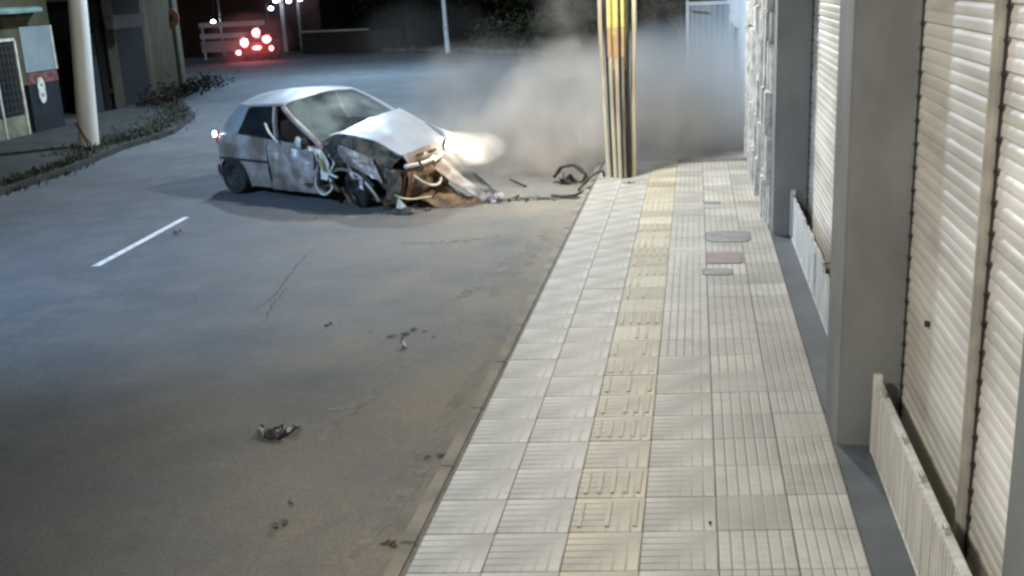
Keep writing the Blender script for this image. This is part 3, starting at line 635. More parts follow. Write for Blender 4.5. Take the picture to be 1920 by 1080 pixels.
# bumper cover torn off and leaning from the nose to the ground
P('front_bumper', [[(3.66, .30, .66), (3.70, .52, .70)], [(3.98, .34, .44), (4.05, .52, .50)], [(4.28, .42, .22), (4.34, .56, .28)], [(4.52, .52, .03), (4.58, .64, .06)]], m_trim, 20, 8, crumple=.03, freq=5, seed=6, th=.02)
P('bumper_skin', [[(3.70, .12, .52), (3.74, .30, .62)], [(4.0, .14, .34), (4.05, .32, .42)], [(4.28, .24, .16), (4.34, .40, .2)], [(4.46, .36, .02), (4.52, .50, .03)]], mat('scraped silver plastic', (.40, .36, .34), (.25, .2, .17), 6, .5), 20, 8, crumple=.03, freq=6, seed=9, th=.015)
P('splash_guard', [[(3.62, -.5, .16), (3.62, .4, .2)], [(3.95, -.4, .10), (4.1, .3, .14)], [(4.1, -.3, .0), (4.4, .35, .0)]], m_rust, 12, 16, crumple=.06, freq=5, seed=8, th=.015)
def wpt(a, b_, h):
    v = Matrix.Rotation(PHI, 3, 'Z') @ Vector((a, b_, h)); return (v.x+CAR[0], v.y+CAR[1], v.z+CAR[2])
spot('headlight_beam', wpt(3.80, .56, .80), wpt(8, .9, .45), 200, (1, .92, .78), 75, .08, .8)
point('headlight_spill', wpt(3.92, .40, .86), 10, (1, .85, .6), .08)

# ------------------------------------------------------------------ debris
m_plast = mat('broken dark plastic', (.03, .03, .03), (.06, .06, .055), 10, .5)
def shards(name, loc, n, r, m, label, seed, cat='debris', group='wreck debris on the road', flat=.25, spread=1.0, apart=False):
    o = MB(); rr = random.Random(seed)
    for i in range(n):
        c = Vector((rr.gauss(0, r*spread), rr.gauss(0, r*spread*.6), 0)); a = rr.uniform(0, math.pi*2); l = r*rr.uniform(.5, 1.1); w_ = l*rr.uniform(.25, .6); k = 5
        pts = []
        for j in range(k):
            t = 2*math.pi*j/k+rr.uniform(-.3, .3); x = math.cos(t)*l; y = math.sin(t)*w_; pts.append((c.x+x*math.cos(a)-y*math.sin(a), c.y+x*math.sin(a)+y*math.cos(a), .002+abs(rr.gauss(0, r*flat))))
        th = r*.12; z0 = .001
        vs = [(p[0], p[1], p[2]+th) for p in pts]+[(p[0], p[1], max(z0, p[2])) for p in pts]
        fc_ = [tuple(range(k)), tuple(range(2*k-1, k-1, -1))]+[(j, (j+1) % k, k+(j+1) % k, k+j) for j in range(k)]
        if apart:      # loose chips: each one is a thing
            q = MB(); q.add([(v[0]-c.x, v[1]-c.y, v[2]) for v in vs], fc_); ob = q.build(name, m); ob.location = (loc[0]+c.x, loc[1]+c.y, loc[2]); tag(ob, label, cat, group)
        else: o.add(vs, fc_)
    if apart: return
    ob = o.build(name, m); ob.location = loc
    return tag(ob, label, cat, group)
shards('plastic_fragment', (-1.52, 6.86, RZ), 8, .095, m_plast, 'black broken plastic piece lying alone in the middle of the near road', 1, flat=.35)
shards('plastic_fragment', (-1.15, 9.2, RZ), 9, .05, m_crack, 'one of the loose dark chips around the shiny fragment on the road', 2, spread=2.4, group='chips around the shiny fragment', apart=True)
shards('plastic_fragment', (-2.02, 9.52, RZ), 3, .035, m_plast, 'small dark chip on the road left of the shiny fragment', 3)
shards('plastic_fragment', (-5.64, 13.5, RZ), 3, .06, m_plast, 'small dark chip lying beside the white road dash', 4, flat=.8, spread=.4)
shards('plastic_fragment', (-.95, 5.55, RZ), 2, .05, m_crack, 'curled grey scrap at the bottom of the road', 5, flat=.5)
shards('plastic_fragment', (-1.03, 5.85, RZ), 2, .03, m_plast, 'tiny dark crumb just above the curled grey scrap', 6)
shards('leaf_litter', (-.24, 5.4, RZ), 6, .035, mat('brown litter', (.07, .04, .02), (.12, .07, .04), 9, .9), 'brown scrap of litter against the near kerb', 7, 'litter', 'litter by the kerb')
shards('leaf_litter', (-.24, 6.6, RZ), 6, .03, m_crack, 'dark crumbs in the gutter halfway to the bottom edge', 17, 'litter', 'litter by the kerb')
shards('plastic_fragment', (-2.92, 14.69, RZ), 3, .05, m_plast, 'small dark crumb left of the chunk in front of the car', 8)
shards('plastic_fragment', (-2.33, 14.96, RZ), 4, .06, m_plast, 'small round black lump in front of the car nose', 9, flat=.6)
ck = empty('broken_lamp_unit', (-2.66, 14.74, RZ)); tag(ck, 'broken lamp unit with white shard on black base in front of the car', 'debris', 'wreck debris on the road')
b = MB(); patch(b, [[(-.16, -.06, .01), (0, -.09, .01), (.17, -.06, .02)], [(-.15, .0, .08), (0, 0, .10), (.16, .0, .07)], [(-.1, .08, .01), (0, .1, .01), (.15, .08, .01)]], 10, 12, crumple=.03, freq=12, th=.01); b.build('base', m_plast, ck, True)
b = MB(); b.add([(-.12, 0, .08), (-.02, -.03, .08), (.06, 0, .09), (-.08, .01, .24), (-.12, .03, .08), (.02, .03, .09)], [(0, 1, 3), (1, 2, 3), (0, 3, 4), (2, 5, 3), (4, 3, 5), (0, 4, 5, 2, 1)]); b.build('lens_shard', m_chip, ck)
b = MB(); b.blob((0, 0, .04), .045, 2, .4, 1, (1, 1, .8)); o = b.build('glass_chip', mat('shiny chip', (.9, .9, .9), None, 5, .1, .8)); o.location = (-1.09, 8.87, RZ-.005); tag(o, 'small shiny white fragment at the head of the pale dust streak', 'debris', 'wreck debris on the road')
ex = empty('bumper_end', (-1.42, 15.52, RZ)); tag(ex, 'pale crumpled bumper end at the tip of the torn bumper', 'debris', 'wreck debris on the road')
b = MB(); b.blob((-.1, .02, .06), .07, 3, .5, 2); b.blob((.02, 0, .07), .06, 8, .5, 2); b.build('skin', mat('pinkish grey plastic', (.45, .38, .38), (.2, .18, .18), 12, .4), ex, True)
b = MB(); b.blob((.06, .0, .09), .045, 9, .5, 2); b.blob((-.02, -.03, .02), .05, 12, .5, 2, (1.4, 1, .4)); b.build('shard', m_chip, ex, True)
ty = empty('bent_wheel_liner', (-.45, 17.1, RZ)); tag(ty, 'dark curved wheel liner lying on the road left of the pole', 'debris', 'wreck debris on the road')
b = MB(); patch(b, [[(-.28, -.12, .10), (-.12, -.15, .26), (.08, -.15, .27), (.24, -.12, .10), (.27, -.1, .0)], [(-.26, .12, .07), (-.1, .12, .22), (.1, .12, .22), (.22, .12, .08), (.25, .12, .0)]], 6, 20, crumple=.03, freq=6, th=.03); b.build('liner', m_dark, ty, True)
def stick(name, pts, r, m, label, group='wreck debris on the road'):
    b = MB(); b.tube([tuple(p) for p in cr(pts, 16)], r, 7); return tag(b.build(name, m, None, True), label, 'debris', group)
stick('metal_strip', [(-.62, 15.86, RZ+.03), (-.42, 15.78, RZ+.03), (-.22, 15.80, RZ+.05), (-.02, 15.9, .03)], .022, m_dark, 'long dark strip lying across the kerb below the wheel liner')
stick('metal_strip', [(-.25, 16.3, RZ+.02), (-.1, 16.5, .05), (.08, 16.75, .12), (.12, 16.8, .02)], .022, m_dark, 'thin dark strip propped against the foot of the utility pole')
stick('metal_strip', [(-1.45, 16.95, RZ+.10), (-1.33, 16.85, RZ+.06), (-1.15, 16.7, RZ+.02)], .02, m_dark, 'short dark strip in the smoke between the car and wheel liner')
shards('plastic_fragment', (-.30, 15.72, RZ), 8, .07, m_dark, 'one of the dark flakes just below the long strip at the kerb', 21, group='flakes below the long strip', apart=True)
shards('plastic_fragment', (.55, 16.25, .002), 7, .04, m_crack, 'one of the small grey flakes on the pavement before the pole foot', 22, group='flakes before the pole foot', apart=True)
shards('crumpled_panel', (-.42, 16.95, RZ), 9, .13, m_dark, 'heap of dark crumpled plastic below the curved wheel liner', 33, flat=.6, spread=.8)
shards('plastic_fragment', (-1.0, 15.7, RZ), 14, .07, m_dark, 'one of the loose dark flakes between bumper tip and kerb', 23, spread=3.0, group='flakes between bumper tip and kerb', apart=True)
shards('plastic_fragment', (-3.9, 14.6, RZ), 5, .03, m_crack, 'one of the dark crumbs on the road below the car front wheel', 24, spread=3, group='crumbs below the car front wheel', apart=True)
b = MB(); b.blob((1.64, 5.56, .008), .011, 1, .2, 1); tag(b.build('pebble', m_black), 'tiny black pebble on a near pavement tile', 'pebble')

# ------------------------------------------------------------------ left side of the street
ls = MB()
pl = [(-10.4, -20), (-10.5, 14), (-10.65, 18.9), (-11.15, 22), (-11.2, 24.5), (-12.3, 28), (-14.7, 32), (-17.2, 38), (-60, 39.5), (-60, -20)]
n = len(pl); ls.add([(x, y, 0) for x, y in pl]+[(x, y, -.4) for x, y in pl], [tuple(range(n)), tuple(range(2*n-1, n-1, -1))]+[(i, (i+1) % n, n+(i+1) % n, n+i) for i in range(n)])
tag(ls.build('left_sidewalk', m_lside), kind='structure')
# weeds along the left kerb
m_weed = mat('kerb weeds', (.022, .028, .012), (.035, .034, .018), 5, .9)
wb = MB(); rr = random.Random(31)
edge = cr([(-10.62, 16.4, 0), (-10.72, 18.9, 0), (-11.2, 22, 0), (-11.3, 24.5, 0), (-12.4, 28, 0), (-14.7, 32, 0)], 60)
for i in range(2600):
    k = rr.randrange(60); c = edge[k]; x = c[0]+rr.gauss(-.15, .16)-(.0 if k < 18 else abs(rr.gauss(0, .5))); y = c[1]+rr.uniform(-.15, .15); h = rr.uniform(.03, .10)*(1+1.2*max(0, mnoise.noise(Vector((x*1.3, y*1.3, 0))))); a = rr.uniform(0, 6.28)
    dx, dy = math.cos(a)*.02, math.sin(a)*.02; tx, ty_ = rr.gauss(0, .04), rr.gauss(0, .04); z0 = RZ if x > c[0] else 0
    wb.add([(x-dx, y-dy, z0), (x+dx, y+dy, z0), (x+tx, y+ty_, z0+h)], [(0, 1, 2)])
tag(wb.build('kerb_weeds', m_weed), kind='stuff')
# house with sign and grille
m_olive = mat('olive render', (.085, .08, .04), (.06, .055, .03), 2, .9)
m_cream = mat('cream gate paint', (.26, .25, .17), (.18, .17, .11), 4, .7)
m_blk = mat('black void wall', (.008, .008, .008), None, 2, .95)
lh_ = empty('corner_shop', (-15, 24, 0)); tag(lh_, 'dim shop on the left with white grille door, blank white sign and green awning', 'shop')
def lb(name, x0, x1, y0, y1, z0, z1, m, par=lh_, bev=.004): b = MB(); b.box(x0, x1, y0-24, y1-24, z0, z1, bev); return b.build(name, m, par)
b = MB(); b.box(-6, -.10, -2.5, 1.93, -.05, 4.2); b.box(-.0999, 0, .56, 1.92, 2.64, 4.2); b.box(-.0999, 0, -2.5, .3, 2.36, 4.2); b.box(-.0999, 0, .30, .56, 1.2, 4.2); b.build('wall', m_olive, lh_)
lb('panel', -.09, .01, 24.57, 25.9, .0, 1.19, mat('dark navy panel', (.012, .016, .022), (.018, .024, .03), 3, .6))
lb('stripe', -.09, .014, 24.57, 25.9, 1.2, 1.48, mat('dark red strip', (.13, .03, .025), (.2, .12, .1), 7, .7))
lb('sign', -.05, .03, 24.55, 25.85, 1.50, 2.62, mat('white sign face', (.27, .30, .32), (.21, .27, .28), 1.2, .5))
lb('sign_edge', -.05, .04, 25.855, 25.92, 1.50, 2.62, m_chip)
b = MB(); n = 30; vs = []
for k, xx in enumerate((.02, .035)):
    for i in range(n):
        t = 2*math.pi*i/n; wy = .17*(1-.18*math.exp(-(math.sin(t)/.25)**2)); vs.append((xx, 1.08+wy*math.cos(t), 1.02+.33*math.sin(t)))
b.add(vs, [tuple(range(n, 2*n)), tuple(range(n-1, -1, -1))]+[(i, (i+1) % n, n+(i+1) % n, n+i) for i in range(n)])
em = b.build('emblem', m_chip, lh_)
for zz, rr_ in ((1.16, .045), (.90, .05)):
    b = MB(); b.lathe([(.0, .036), (rr_, .036), (rr_, .042), (0, .042)], 14, 'x', (0, 1.08, zz)); b.build('emblem_spot', mat('grey mark', (.25, .25, .25), None), em)
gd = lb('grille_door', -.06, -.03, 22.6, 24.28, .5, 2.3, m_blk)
b = MB()
for yy in (-1.4, -.62, .30): b.box(-.03, .03, yy-.035, yy+.035, .0, 2.3, .006)
b.box(-.028, .028, -1.4, .3, 2.301, 2.37, .006); b.build('door_frame', m_chip, gd)
b = MB()
for i in range(10): b.box(-.028, -.012, -1.36+i*.165, -1.345+i*.165, .5, 2.3)
for i in range(10): b.box(-.0119, -.004, -1.36, .26, .6+i*.18, .612+i*.18)
b.build('grille', mat('grille bars', (.10, .10, .10), None), gd)
lb('kick_panel', -.03, .0, 22.6, 24.26, .0, .497, m_cream, gd)
# awning
b = MB(); patch(b, [[(0, -2.6, 3.1), (0, -.5, 3.1), (0, 1.5, 3.1)], [(.45, -2.6, 3.06), (.45, -.5, 3.05), (.45, 1.0, 3.06)], [(.47, -2.6, 2.97), (.47, -.5, 2.95), (.47, 1.0, 2.97)]], 10, 10, th=.02); b.build('awning', mat('green awning', (.10, .20, .15), (.3, .4, .38), 1.0, .8), lh_, True)
# black open gateway next to it
vg = empty('dark_gateway', (-15.2, 28, 0)); tag(vg, 'black open gateway behind the pale concrete pole', 'gateway')
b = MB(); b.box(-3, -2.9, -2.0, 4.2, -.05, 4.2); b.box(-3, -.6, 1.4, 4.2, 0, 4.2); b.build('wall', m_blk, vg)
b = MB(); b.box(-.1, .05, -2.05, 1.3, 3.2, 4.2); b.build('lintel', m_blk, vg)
b = MB(); b.box(-.7, -.6, .45, 1.29, 0, 2.3, .01); b.build('gate_leaf', mat('dark teal leaf', (.012, .02, .02), None, 3, .8), vg)
b = MB(); b.box(-.2, .06, 1.31, 3.2, 2.35, 2.75, .02); b.build('beam', mat('dusty beam', (.10, .09, .085), None, 3, .9), vg)
# brown plank fence wall
m_pl = [mat('brown plank', (.045, .028, .010), (.026, .017, .006), 3, .85, stretch=(3, 3, .5)), mat('olive plank', (.045, .034, .010), (.028, .022, .007), 3, .85, stretch=(3, 3, .5)), mat('pale plank', (.075, .056, .022), (.045, .034, .013), 3, .85, stretch=(3, 3, .5))]
pf = empty('plank_fence', (-15.6, 29.5, 0)); pf.rotation_euler = (0, 0, rad(11)); tag(pf, 'tall brown fence of upright boards at the dim left corner', 'fence')
rr = random.Random(14); y = .2; i = 0
while y < 8.0:
    wd = rr.uniform(.22, .5); b = MB(); b.box(-.03-rr.uniform(0, .03), .0, y, y+wd-.012, .02, rr.uniform(3.3, 3.9), .005); b.build('board', m_pl[rr.choice([0, 0, 1, 1, 2])], pf); y += wd
b = MB(); b.box(-.14, -.061, .2, 8.0, .5, .62); b.box(-.14, -.061, .2, 8.0, 2.6, 2.72); b.build('rail', m_pl[0], pf)
# brush and rubbish at its foot
bb_ = MB(); rr = random.Random(77)
for i in range(900):
    y = rr.uniform(30, 37.5); x = -15.2-(y-30)*.16+abs(rr.gauss(.3, .45)); h = abs(rr.gauss(.1, .18)); a = rr.uniform(0, 6.28); d = .06
    bb_.add([(x-math.cos(a)*d, y-math.sin(a)*d, h), (x+math.cos(a)*d, y+math.sin(a)*d, h+.02), (x+rr.gauss(0, .06), y, h+rr.uniform(.05, .14))], [(0, 1, 2)])
tag(bb_.build('dry_brush', mat('dry brush', (.022, .013, .007), (.016, .014, .006), 2, .95)), kind='stuff')
# concrete pole on the left
cp = empty('concrete_pole', (-12.0, 22, -.01)); tag(cp, 'thick pale concrete pole on the left pavement', 'pole')
b = MB(); b.tube([(0, 0, 0), (.25, 0, 3), (.55, 0, 8)], [.225, .195, .16], 20); b.build('shaft', mat('pale concrete', (.74, .74, .71), (.60, .60, .57), 1.5, .85, stretch=(1, 1, .3)), cp, True)
b = MB(); b.tube([(-.12, -.22, .55), (.05, -.24, .3), (.22, -.25, .06)], .02, 8); b.build('cable_guard', m_trim, cp, True)
# sign pole
sp_ = empty('sign_post', (-16.95, 36.6, 0)); tag(sp_, 'grey post with faded orange round sign beside the plank fence', 'sign')
b = MB(); b.tube([(0, 0, 0), (.0, 0, 4)], .15, 12); b.build('post', mat('grey green post', (.07, .075, .055), None, 3, .8), sp_, True)
b = MB(); b.lathe([(0, -.22), (.32, -.22), (.33, -.21), (.33, -.19), (0, -.185)], 28, 'y', (.02, 0, 2.5)); so_ = b.build('sign_face', mat('faded orange', (.34, .15, .10), (.26, .12, .09), 5, .7), sp_, True)
b = MB(); b.lathe([(.0, -.222), (.12, -.222), (.12, -.2265), (0, -.2265)], 16, 'y', (.02, 0, 2.5)); b.build('sign_mark', mat('dark sign mark', (.08, .05, .04), None), so_)

# ------------------------------------------------------------------ far end
m_red = mat('emissive red lens', (1, .05, .05), None, emit=(1.0, .10, .14), estr=38)
m_pink = mat('red lens glare', (1, .1, .1), None, emit=(1.0, .12, .17), estr=3.2)  # outer blob of each brake light, standing for its glare
m_hot = mat('hot red tail lamp', (1, .3, .3), None, emit=(1.0, .42, .46), estr=30)
fc = empty('distant_car', (-21.0, 53.4, RZ), rad(12)); tag(fc, 'distant dark car with three glaring red brake lights', 'car')
m_dc = mat('dark red lit car', (.06, .02, .02), (.05, .015, .015), 2, .4)  # dark body; the brake lights' red is put into its colour
def sec(y, w0, zs): return [(-w0, y, zs[0]), (-w0*1.02, y, (zs[0]+zs[1])/2), (-w0*.98, y, zs[1]), (-w0*.9, y, zs[1]), (w0*.9, y, zs[1]), (w0*.98, y, zs[1]), (w0*1.02, y, (zs[0]+zs[1])/2), (w0, y, zs[0])]
def loft(secs):
    mb = MB(); vs = []; n = len(secs[0]); fs = []
    for s_ in secs: vs += s_
    for i in range(len(secs)-1):
        for j in range(n): fs.append((i*n+j, i*n+(j+1) % n, (i+1)*n+(j+1) % n, (i+1)*n+j))
    fs.append(tuple(range(n))); fs.append(tuple((len(secs)-1)*n+j for j in range(n))); mb.add(vs, fs); return mb
loft([sec(-.05, .74, (.35, .88)), sec(.2, .82, (.24, .95)), sec(2.5, .84, (.22, .95)), sec(3.9, .76, (.26, .70))]).build('body', m_dc, fc, True)
loft([sec(.1, .66, (.93, .96)), sec(.6, .60, (.93, 1.42)), sec(2.0, .60, (.93, 1.44)), sec(2.8, .66, (.9, .96))]).build('cabin', m_gl, fc, True)
for x in (-.7, .7):
    for yy in (.75, 3.0):
        b = MB(); b.lathe([(0, -.1), (.28, -.1), (.3, -.06), (.3, .06), (.28, .1), (0, .1)], 20, 'x', (x, yy, .3)); b.build('wheel', m_black, fc, True)
def lens(name, x, z, w_, h_, m, y=-.09):
    b = MB(); b.blob((x, y, z), 1, int(abs(x*10))+3, .15, 2, (w_, .05, h_)); o = b.build(name, m_pink if m is m_hot else m, fc, True)
    if m is m_hot: b = MB(); b.blob((x, y-.035, z), 1, int(abs(x*10))+5, .15, 2, (w_*.72, .05, h_*.72)); b.build('bulb', m_hot, o, True)
    return o
lens('brake_light', -.56, .98, .24, .25, m_hot); lens('brake_light', .60, 1.08, .25, .22, m_hot); lens('brake_light', .0, 1.42, .23, .24, m_hot, .4)
lens('glowing_reflector', -.92, .48, .13, .11, m_red); lens('number_plate_light', .06, .68, .22, .09, m_red); lens('glowing_reflector', .80, .62, .10, .12, m_red)  # reflectors carry red emission of their own in place of reflected light
point('brake_glow', (-20.9, 52.4, .7), 40, (1, .05, .06), .3)

# barrier rails beside it
m_rail = mat('galvanised rail', (.50, .55, .62), (.40, .45, .52), 2, .6)
br = empty('guard_rail', (-25.1, 55.9, RZ), rad(4)); tag(br, 'pale two bar guard rail left of the distant car', 'guard rail')
for x in (0.05, 3.2):
    b = MB(); b.box(x-.05, x+.05, -.05, .05, 0, 2.0, .01); b.build('post', m_rail, br)
for z in (1.27, 1.86):
    b = MB(); b.box(-.1, 3.6, -.08, -.051, z-.13, z+.13, .01); b.build('rail', m_rail, br)
b = MB(); b.box(-.1, 3.6, -.07, -.052, .42, 1.0, .01); b.build('lower_board', mat('greyish board', (.32, .30, .33), None, 3, .8), br)
# house wall behind; the brake lights' red is put into its colour
hw = empty('far_house', (-24, 62, RZ)); tag(hw, 'dim house wall coloured with brake light red, behind the distant car', 'house')
m_redlit = mat('red lit wall', (.045, .022, .024), (.03, .014, .018), .8, .9)
b = MB(); b.box(-6, 3.6, 0, 5, 0, 5); b.build('wall', m_redlit, hw)
b = MB(); b.box(-6, 3.6, -.12, -.001, 2.9, 3.02, .01); b.build('string_course', m_redlit, hw)
# low wall with pale coping
lw = empty('low_wall', (-21, 58.6, RZ), rad(-2)); tag(lw, 'low dark wall with pale coping right of the distant car', 'wall')
b = MB(); b.box(.6, 6.4, 0, .2, 0, 1.16); b.build('wall_body', mat('dark brown wall', (.022, .018, .014), (.015, .012, .01), 2, .9), lw)
b = MB(); b.box(.58, 4.6, -.03, .23, 1.161, 1.26, .01); b.build('coping', mat('pale coping', (.34, .36, .34), None, 3, .8), lw)
# far lamp posts
m_lamp = mat('lit white lamp', (1, 1, 1), None, emit=(.75, .82, 1.0), estr=30)
m_fp = mat('pale post', (.50, .50, .50), (.4, .4, .42), 3, .7)
def lamp_post(x, y, h, heads, label, r=.07, m=m_fp):
    t = empty('lamp_post', (x, y, RZ)); tag(t, label, 'lamp post')
    b = MB(); b.tube([(0, 0, 0), (0, 0, h)], [r*1.15, r*.9], 12); b.build('post', m, t, True)
    for dx, z in heads:
        b = MB(); b.tube([(0, 0, h-.05), (dx*.6, -.1, h+.02), (dx, -.2, z+.12)], .02, 6); b.build('bracket', m_trim, t, True)
        b = MB(); b.blob((dx, -.2, z), .12, 1, .08, 2, (1.1, .8, .8)); b.build('lamp_head', m_lamp, t, True)
    return t
lamp_post(-22.55, 61.5, 3.2, [(-.25, 2.95), (.55, 2.90), (1.25, 2.98)], 'far lamp post with three glaring bluish lamps above the low wall', .11)
lamp_post(-21.6, 61.7, 2.9, [], 'slim greenish post beside the far three lamp post', .09, mat('greenish post', (.25, .28, .25), None, 3, .8))
lamp_post(-24.9, 58.0, 3.4, [(-.35, 2.0)], 'thin far post above the guard rail with a small low lamp', .05)
lamp_post(-23.3, 61.0, 2.9, [(.35, 2.55)], 'short far post with one small lamp against the red lit wall', .04, m_trim)
# white slender pole by the far edge of the road
wp = empty('white_pole', (-10.95, 54.2, RZ)); tag(wp, 'slender white pole at the far edge of the road', 'pole')
b = MB(); b.tube([(0, 0, 0), (-.05, 0, 1.2), (-.12, 0, 5)], [.15, .12, .10], 12); b.build('shaft', mat('white pole paint', (.75, .75, .74), (.6, .6, .6), 3, .6), wp, True)
b = MB(); b.lathe([(.13, 1.22), (.15, 1.23), (.15, 1.3), (.13, 1.31)], 14, 'z', (-.05, 0, 0)); b.build('collar', m_rail, wp, True)
# kerb stones and rubble on the far edge
rr = random.Random(41); rb = MB()
for i in range(170):
    t = rr.random(); a = np.array([-15.5, 57.4]); m1 = np.array([-10.8, 54.9]); c_ = np.array([-5.0, 48.6]); p = (a*(1-t*2)+m1*t*2) if t < .5 else (m1*(2-2*t)+c_*(2*t-1))
    rb.blob((p[0]+rr.gauss(.3, .3), p[1]+abs(rr.gauss(.5, .6)), RZ+.04), rr.uniform(.06, .22), i, .35, 1, (1.2, 1, .8))
tag(rb.build('rubble', mat('pale rubble', (.16, .15, .13), (.08, .08, .07), .8, .95)), kind='stuff')
# trees: tapered trunk, limbs, leaf clumps
m_bark = mat('dark bark', (.05, .04, .03), (.03, .025, .02), 6, .95)
m_leaf = [mat('dark foliage', (.035, .05, .02), (.02, .03, .012), 1.5, .8), mat('olive foliage', (.06, .065, .03), (.035, .04, .02), 1.5, .8)]
def tree(x, y, H, R_, label, seed, n=2600, lm=0, name='tree', trunk=True, low=.35):
    rr = random.Random(seed); t = empty(name, (x, y, RZ)); tag(t, label, name, 'dark trees beyond the far road' if trunk else 'dark bushes beyond the far road')
    b = MB(); tips = []
    b.tube([(0, 0, -.1), (rr.uniform(-.2, .2), 0, H*.3), (rr.uniform(-.3, .3), rr.uniform(-.2, .2), H*.65)], [.06*R_+.03, .045*R_+.02, .02*R_+.01], 9)
    for i in range(9):
        a = rr.uniform(0, 6.28); z0 = H*rr.uniform(.2 if trunk else .05, .6); e = (math.cos(a)*R_*rr.uniform(.4, .8), math.sin(a)*R_*rr.uniform(.4, .8), z0+H*rr.uniform(.05, .35))
        b.tube([(0, 0, z0), (e[0]*.5, e[1]*.5, z0+(e[2]-z0)*.65), e], [.03*R_, .02*R_, .006*R_], 6); tips.append(e)
    b.build('trunk', m_bark, t, True)
    c = MB(); cl = [(rr.gauss(0, R_*.45), rr.gauss(0, R_*.45), H*rr.uniform(low, 1.0)) for _ in range(26)]+tips
    for i in range(n):
        q = rr.choice(cl); s_ = R_*.2; p = Vector((q[0]+rr.gauss(0, s_), q[1]+rr.gauss(0, s_), max(.05, q[2]+rr.gauss(0, s_*.8)))); l = rr.uniform(.06, .14)*(.6+R_*.25)
        d1 = Vector((rr.gauss(0, 1), rr.gauss(0, 1), rr.gauss(0, .6))).normalized()*l; d2 = Vector((rr.gauss(0, 1), rr.gauss(0, 1), rr.gauss(0, .6))).normalized()*l*.6
        c.add([p-d1, p+d2, p+d1, p-d2], [(0, 1, 2, 3)])
    c.build('crown', m_leaf[lm], t); return t
tree(-15.5, 64, 6.5, 3.0, 'large dark tree behind the low wall', 1)
tree(-11.2, 63, 6.0, 3.0, 'large dark tree behind the white pole', 2)
tree(-7.0, 60, 6.0, 3.0, 'broad dark tree right of the white pole', 3, lm=1)
tree(-3.2, 58, 5.5, 2.6, 'dark tree above the smoke beside the utility pole', 4, lm=1)
tree(.9, 52, 5.0, 2.4, 'dark tree seen right of the utility pole', 5, lm=1)
tree(-8.8, 54.5, 1.4, 1.2, 'low olive bush just right of the white pole', 6, 1500, 1, 'bush', False, .15)
tree(-6.2, 52.2, 1.6, 1.4, 'wide olive bush at the far road edge', 7, 1500, 1, 'bush', False, .15)
tree(-3.9, 50.4, 1.9, 1.5, 'tall olive bush half lost in smoke', 8, 1500, 1, 'bush', False, .15)
# dark boundary wall behind the trees
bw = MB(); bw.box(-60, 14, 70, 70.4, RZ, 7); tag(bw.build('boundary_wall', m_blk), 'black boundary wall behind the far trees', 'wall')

# ------------------------------------------------------------------ smoke
def smoke(name, c, r, dens, scale, label, col=(.62, .61, .59), lo=.42, hi=.72, seed=0, edge=1.4, rz=0, base=0.0, zf=0.0):
    bm = bmesh.new(); bmesh.ops.create_icosphere(bm, subdivisions=3, radius=1)
    me = bpy.data.meshes.new(name); bm.to_mesh(me); bm.free()
    m = bpy.data.materials.new(name); m.use_nodes = True; nt = m.node_tree; nt.nodes.clear(); L = nt.links.new
    out = nt.nodes.new('ShaderNodeOutputMaterial'); pv = nt.nodes.new('ShaderNodeVolumePrincipled'); L(pv.outputs[0], out.inputs['Volume'])
    pv.inputs['Color'].default_value = (*col, 1); pv.inputs['Anisotropy'].default_value = .15
    tc = nt.nodes.new('ShaderNodeTexCoord')
    ln = nt.nodes.new('ShaderNodeVectorMath'); ln.operation = 'LENGTH'; L(tc.outputs['Object'], ln.inputs[0])
    fo = nt.nodes.new('ShaderNodeMapRange'); fo.interpolation_type = 'SMOOTHSTEP'; fo.inputs[1].default_value = .98; fo.inputs[2].default_value = 1-1/edge if edge > 1 else .2; L(ln.outputs['Value'], fo.inputs[0])
    mp = nt.nodes.new('ShaderNodeMapping'); mp.inputs['Scale'].default_value = (r[0]*scale, r[1]*scale, r[2]*scale); mp.inputs['Location'].default_value = (seed, seed*.7, 0); L(tc.outputs['Object'], mp.inputs[0])
    n = nt.nodes.new('ShaderNodeTexNoise'); n.inputs['Scale'].default_value = 1; n.inputs['Detail'].default_value = 4; n.inputs['Distortion'].default_value = .6; L(mp.outputs[0], n.inputs[0])
    mr = nt.nodes.new('ShaderNodeMapRange'); mr.inputs[1].default_value = lo; mr.inputs[2].default_value = hi; mr.inputs[3].default_value = base; mr.inputs[4].default_value = 1; L(n.outputs[0], mr.inputs[0])
    a = nt.nodes.new('ShaderNodeMath'); a.operation = 'MULTIPLY'; L(fo.outputs[0], a.inputs[0]); L(mr.outputs[0], a.inputs[1])
    b_ = nt.nodes.new('ShaderNodeMath'); b_.operation = 'MULTIPLY'; L(a.outputs[0], b_.inputs[0]); b_.inputs[1].default_value = dens*1.0
    if zf:      # thins out with height, as drifting smoke does
        sz = nt.nodes.new('ShaderNodeSeparateXYZ'); L(tc.outputs['Object'], sz.inputs[0]); zr = nt.nodes.new('ShaderNodeMapRange'); zr.inputs[1].default_value = .05; zr.inputs[2].default_value = .85; zr.inputs[3].default_value = 1; zr.inputs[4].default_value = 1-zf; L(sz.outputs[2], zr.inputs[0])
        zm = nt.nodes.new('ShaderNodeMath'); zm.operation = 'MULTIPLY'; L(a.outputs[0], zm.inputs[0]); L(zr.outputs[0], zm.inputs[1]); L(zm.outputs[0], b_.inputs[0])
    L(b_.outputs[0], pv.inputs['Density'])
    o = link(name, me, m); o.location = c; o.scale = r; o.rotation_euler = (0, 0, rz)
    return tag(o, label, 'smoke', None, 'stuff')
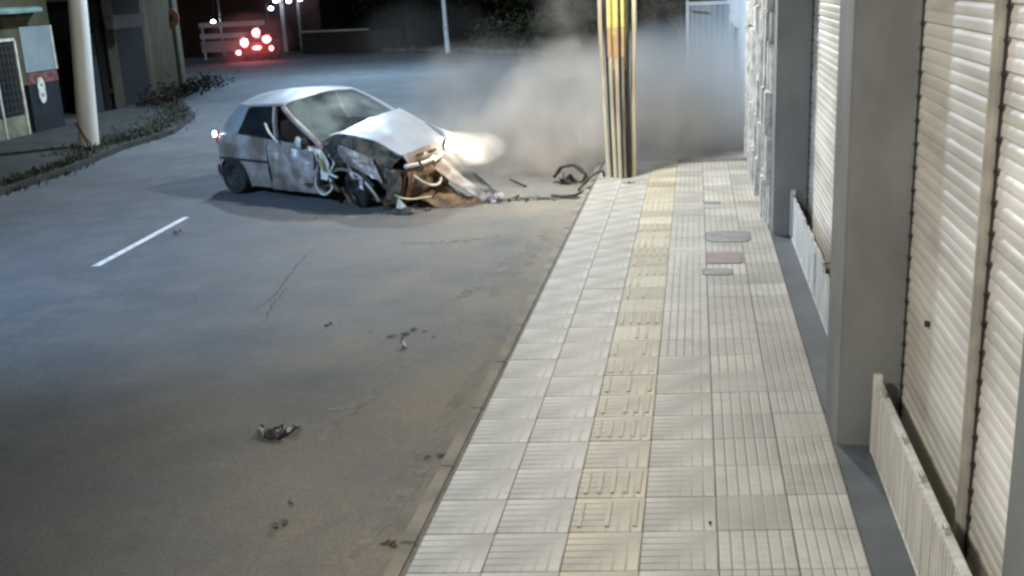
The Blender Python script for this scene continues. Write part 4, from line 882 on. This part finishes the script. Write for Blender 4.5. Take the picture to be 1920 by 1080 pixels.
W_ = (.82, .75, .67)
smoke('smoke', (-.2, 19.9, .35), (2.4, 2.8, 2.1), 1.5, 1.15, 'thick pale smoke rolling from the wreck towards the utility pole', W_, lo=.44, hi=.64, base=.08, edge=5.0, zf=.92)
smoke('smoke', (-2.0, 19.6, .0), (2.7, 2.4, 1.2), 1.2, 1.3, 'low smoke hugging the road beside the bonnet', W_, lo=.44, hi=.64, base=.06, edge=5.0, zf=.9, seed=17)
smoke('smoke', (1.5, 22.0, .4), (2.7, 3.0, 2.3), 1.6, .7, 'blue grey smoke filling the pavement behind the utility pole', (.86, .85, .84), lo=.38, hi=.64, base=.25, seed=3, edge=5.0, zf=1.0)
smoke('smoke_plume', (-.5, 20.2, 2.0), (1.1, 1.0, 2.2), .34, 1.6, 'smoke plume rising between the car and the utility pole', (.74, .67, .58), lo=.42, hi=.66, seed=4, edge=5, base=.0, zf=.7)
smoke('smoke_plume', (1.2, 20.6, 1.9), (.9, 1.0, 1.9), .26, 1.6, 'thin brown smoke wisp right of the utility pole top', (.70, .60, .48), lo=.40, hi=.66, seed=24, edge=5, base=.0, zf=.6)
smoke('smoke_plume', (-2.6, 23.5, .8), (2.6, 2.6, 1.4), .45, .9, 'thin torn smoke drifting over the road behind the bonnet', (.7, .64, .57), lo=.42, hi=.66, seed=14, edge=5, base=.0, zf=.8)
smoke('smoke_plume', (-10.5, 48, 1.0), (4.0, 3.0, 2.0), .04, .3, 'thin dust cloud over the far road left of the white pole', W_, lo=.35, hi=.65, seed=7, edge=3, base=.1)
smoke('brake_halo', (-20.9, 52.5, 1.0), (2.6, 1.6, 1.6), .12, .9, 'thin added haze, a red halo behind the distant car', W_, lo=.35, hi=.65, seed=5, edge=4, base=.3)  # haze added to give the brake lights a red halo
smoke('glare_puff', wpt(4.05, .55, .77), (.66, .32, .30), 1.1, 2.0, 'bright added puff that spreads the headlight into a glare', col=(.92, .87, .80), lo=.34, hi=.7, seed=9, edge=6, base=.1)  # volume added to give the headlight its glare
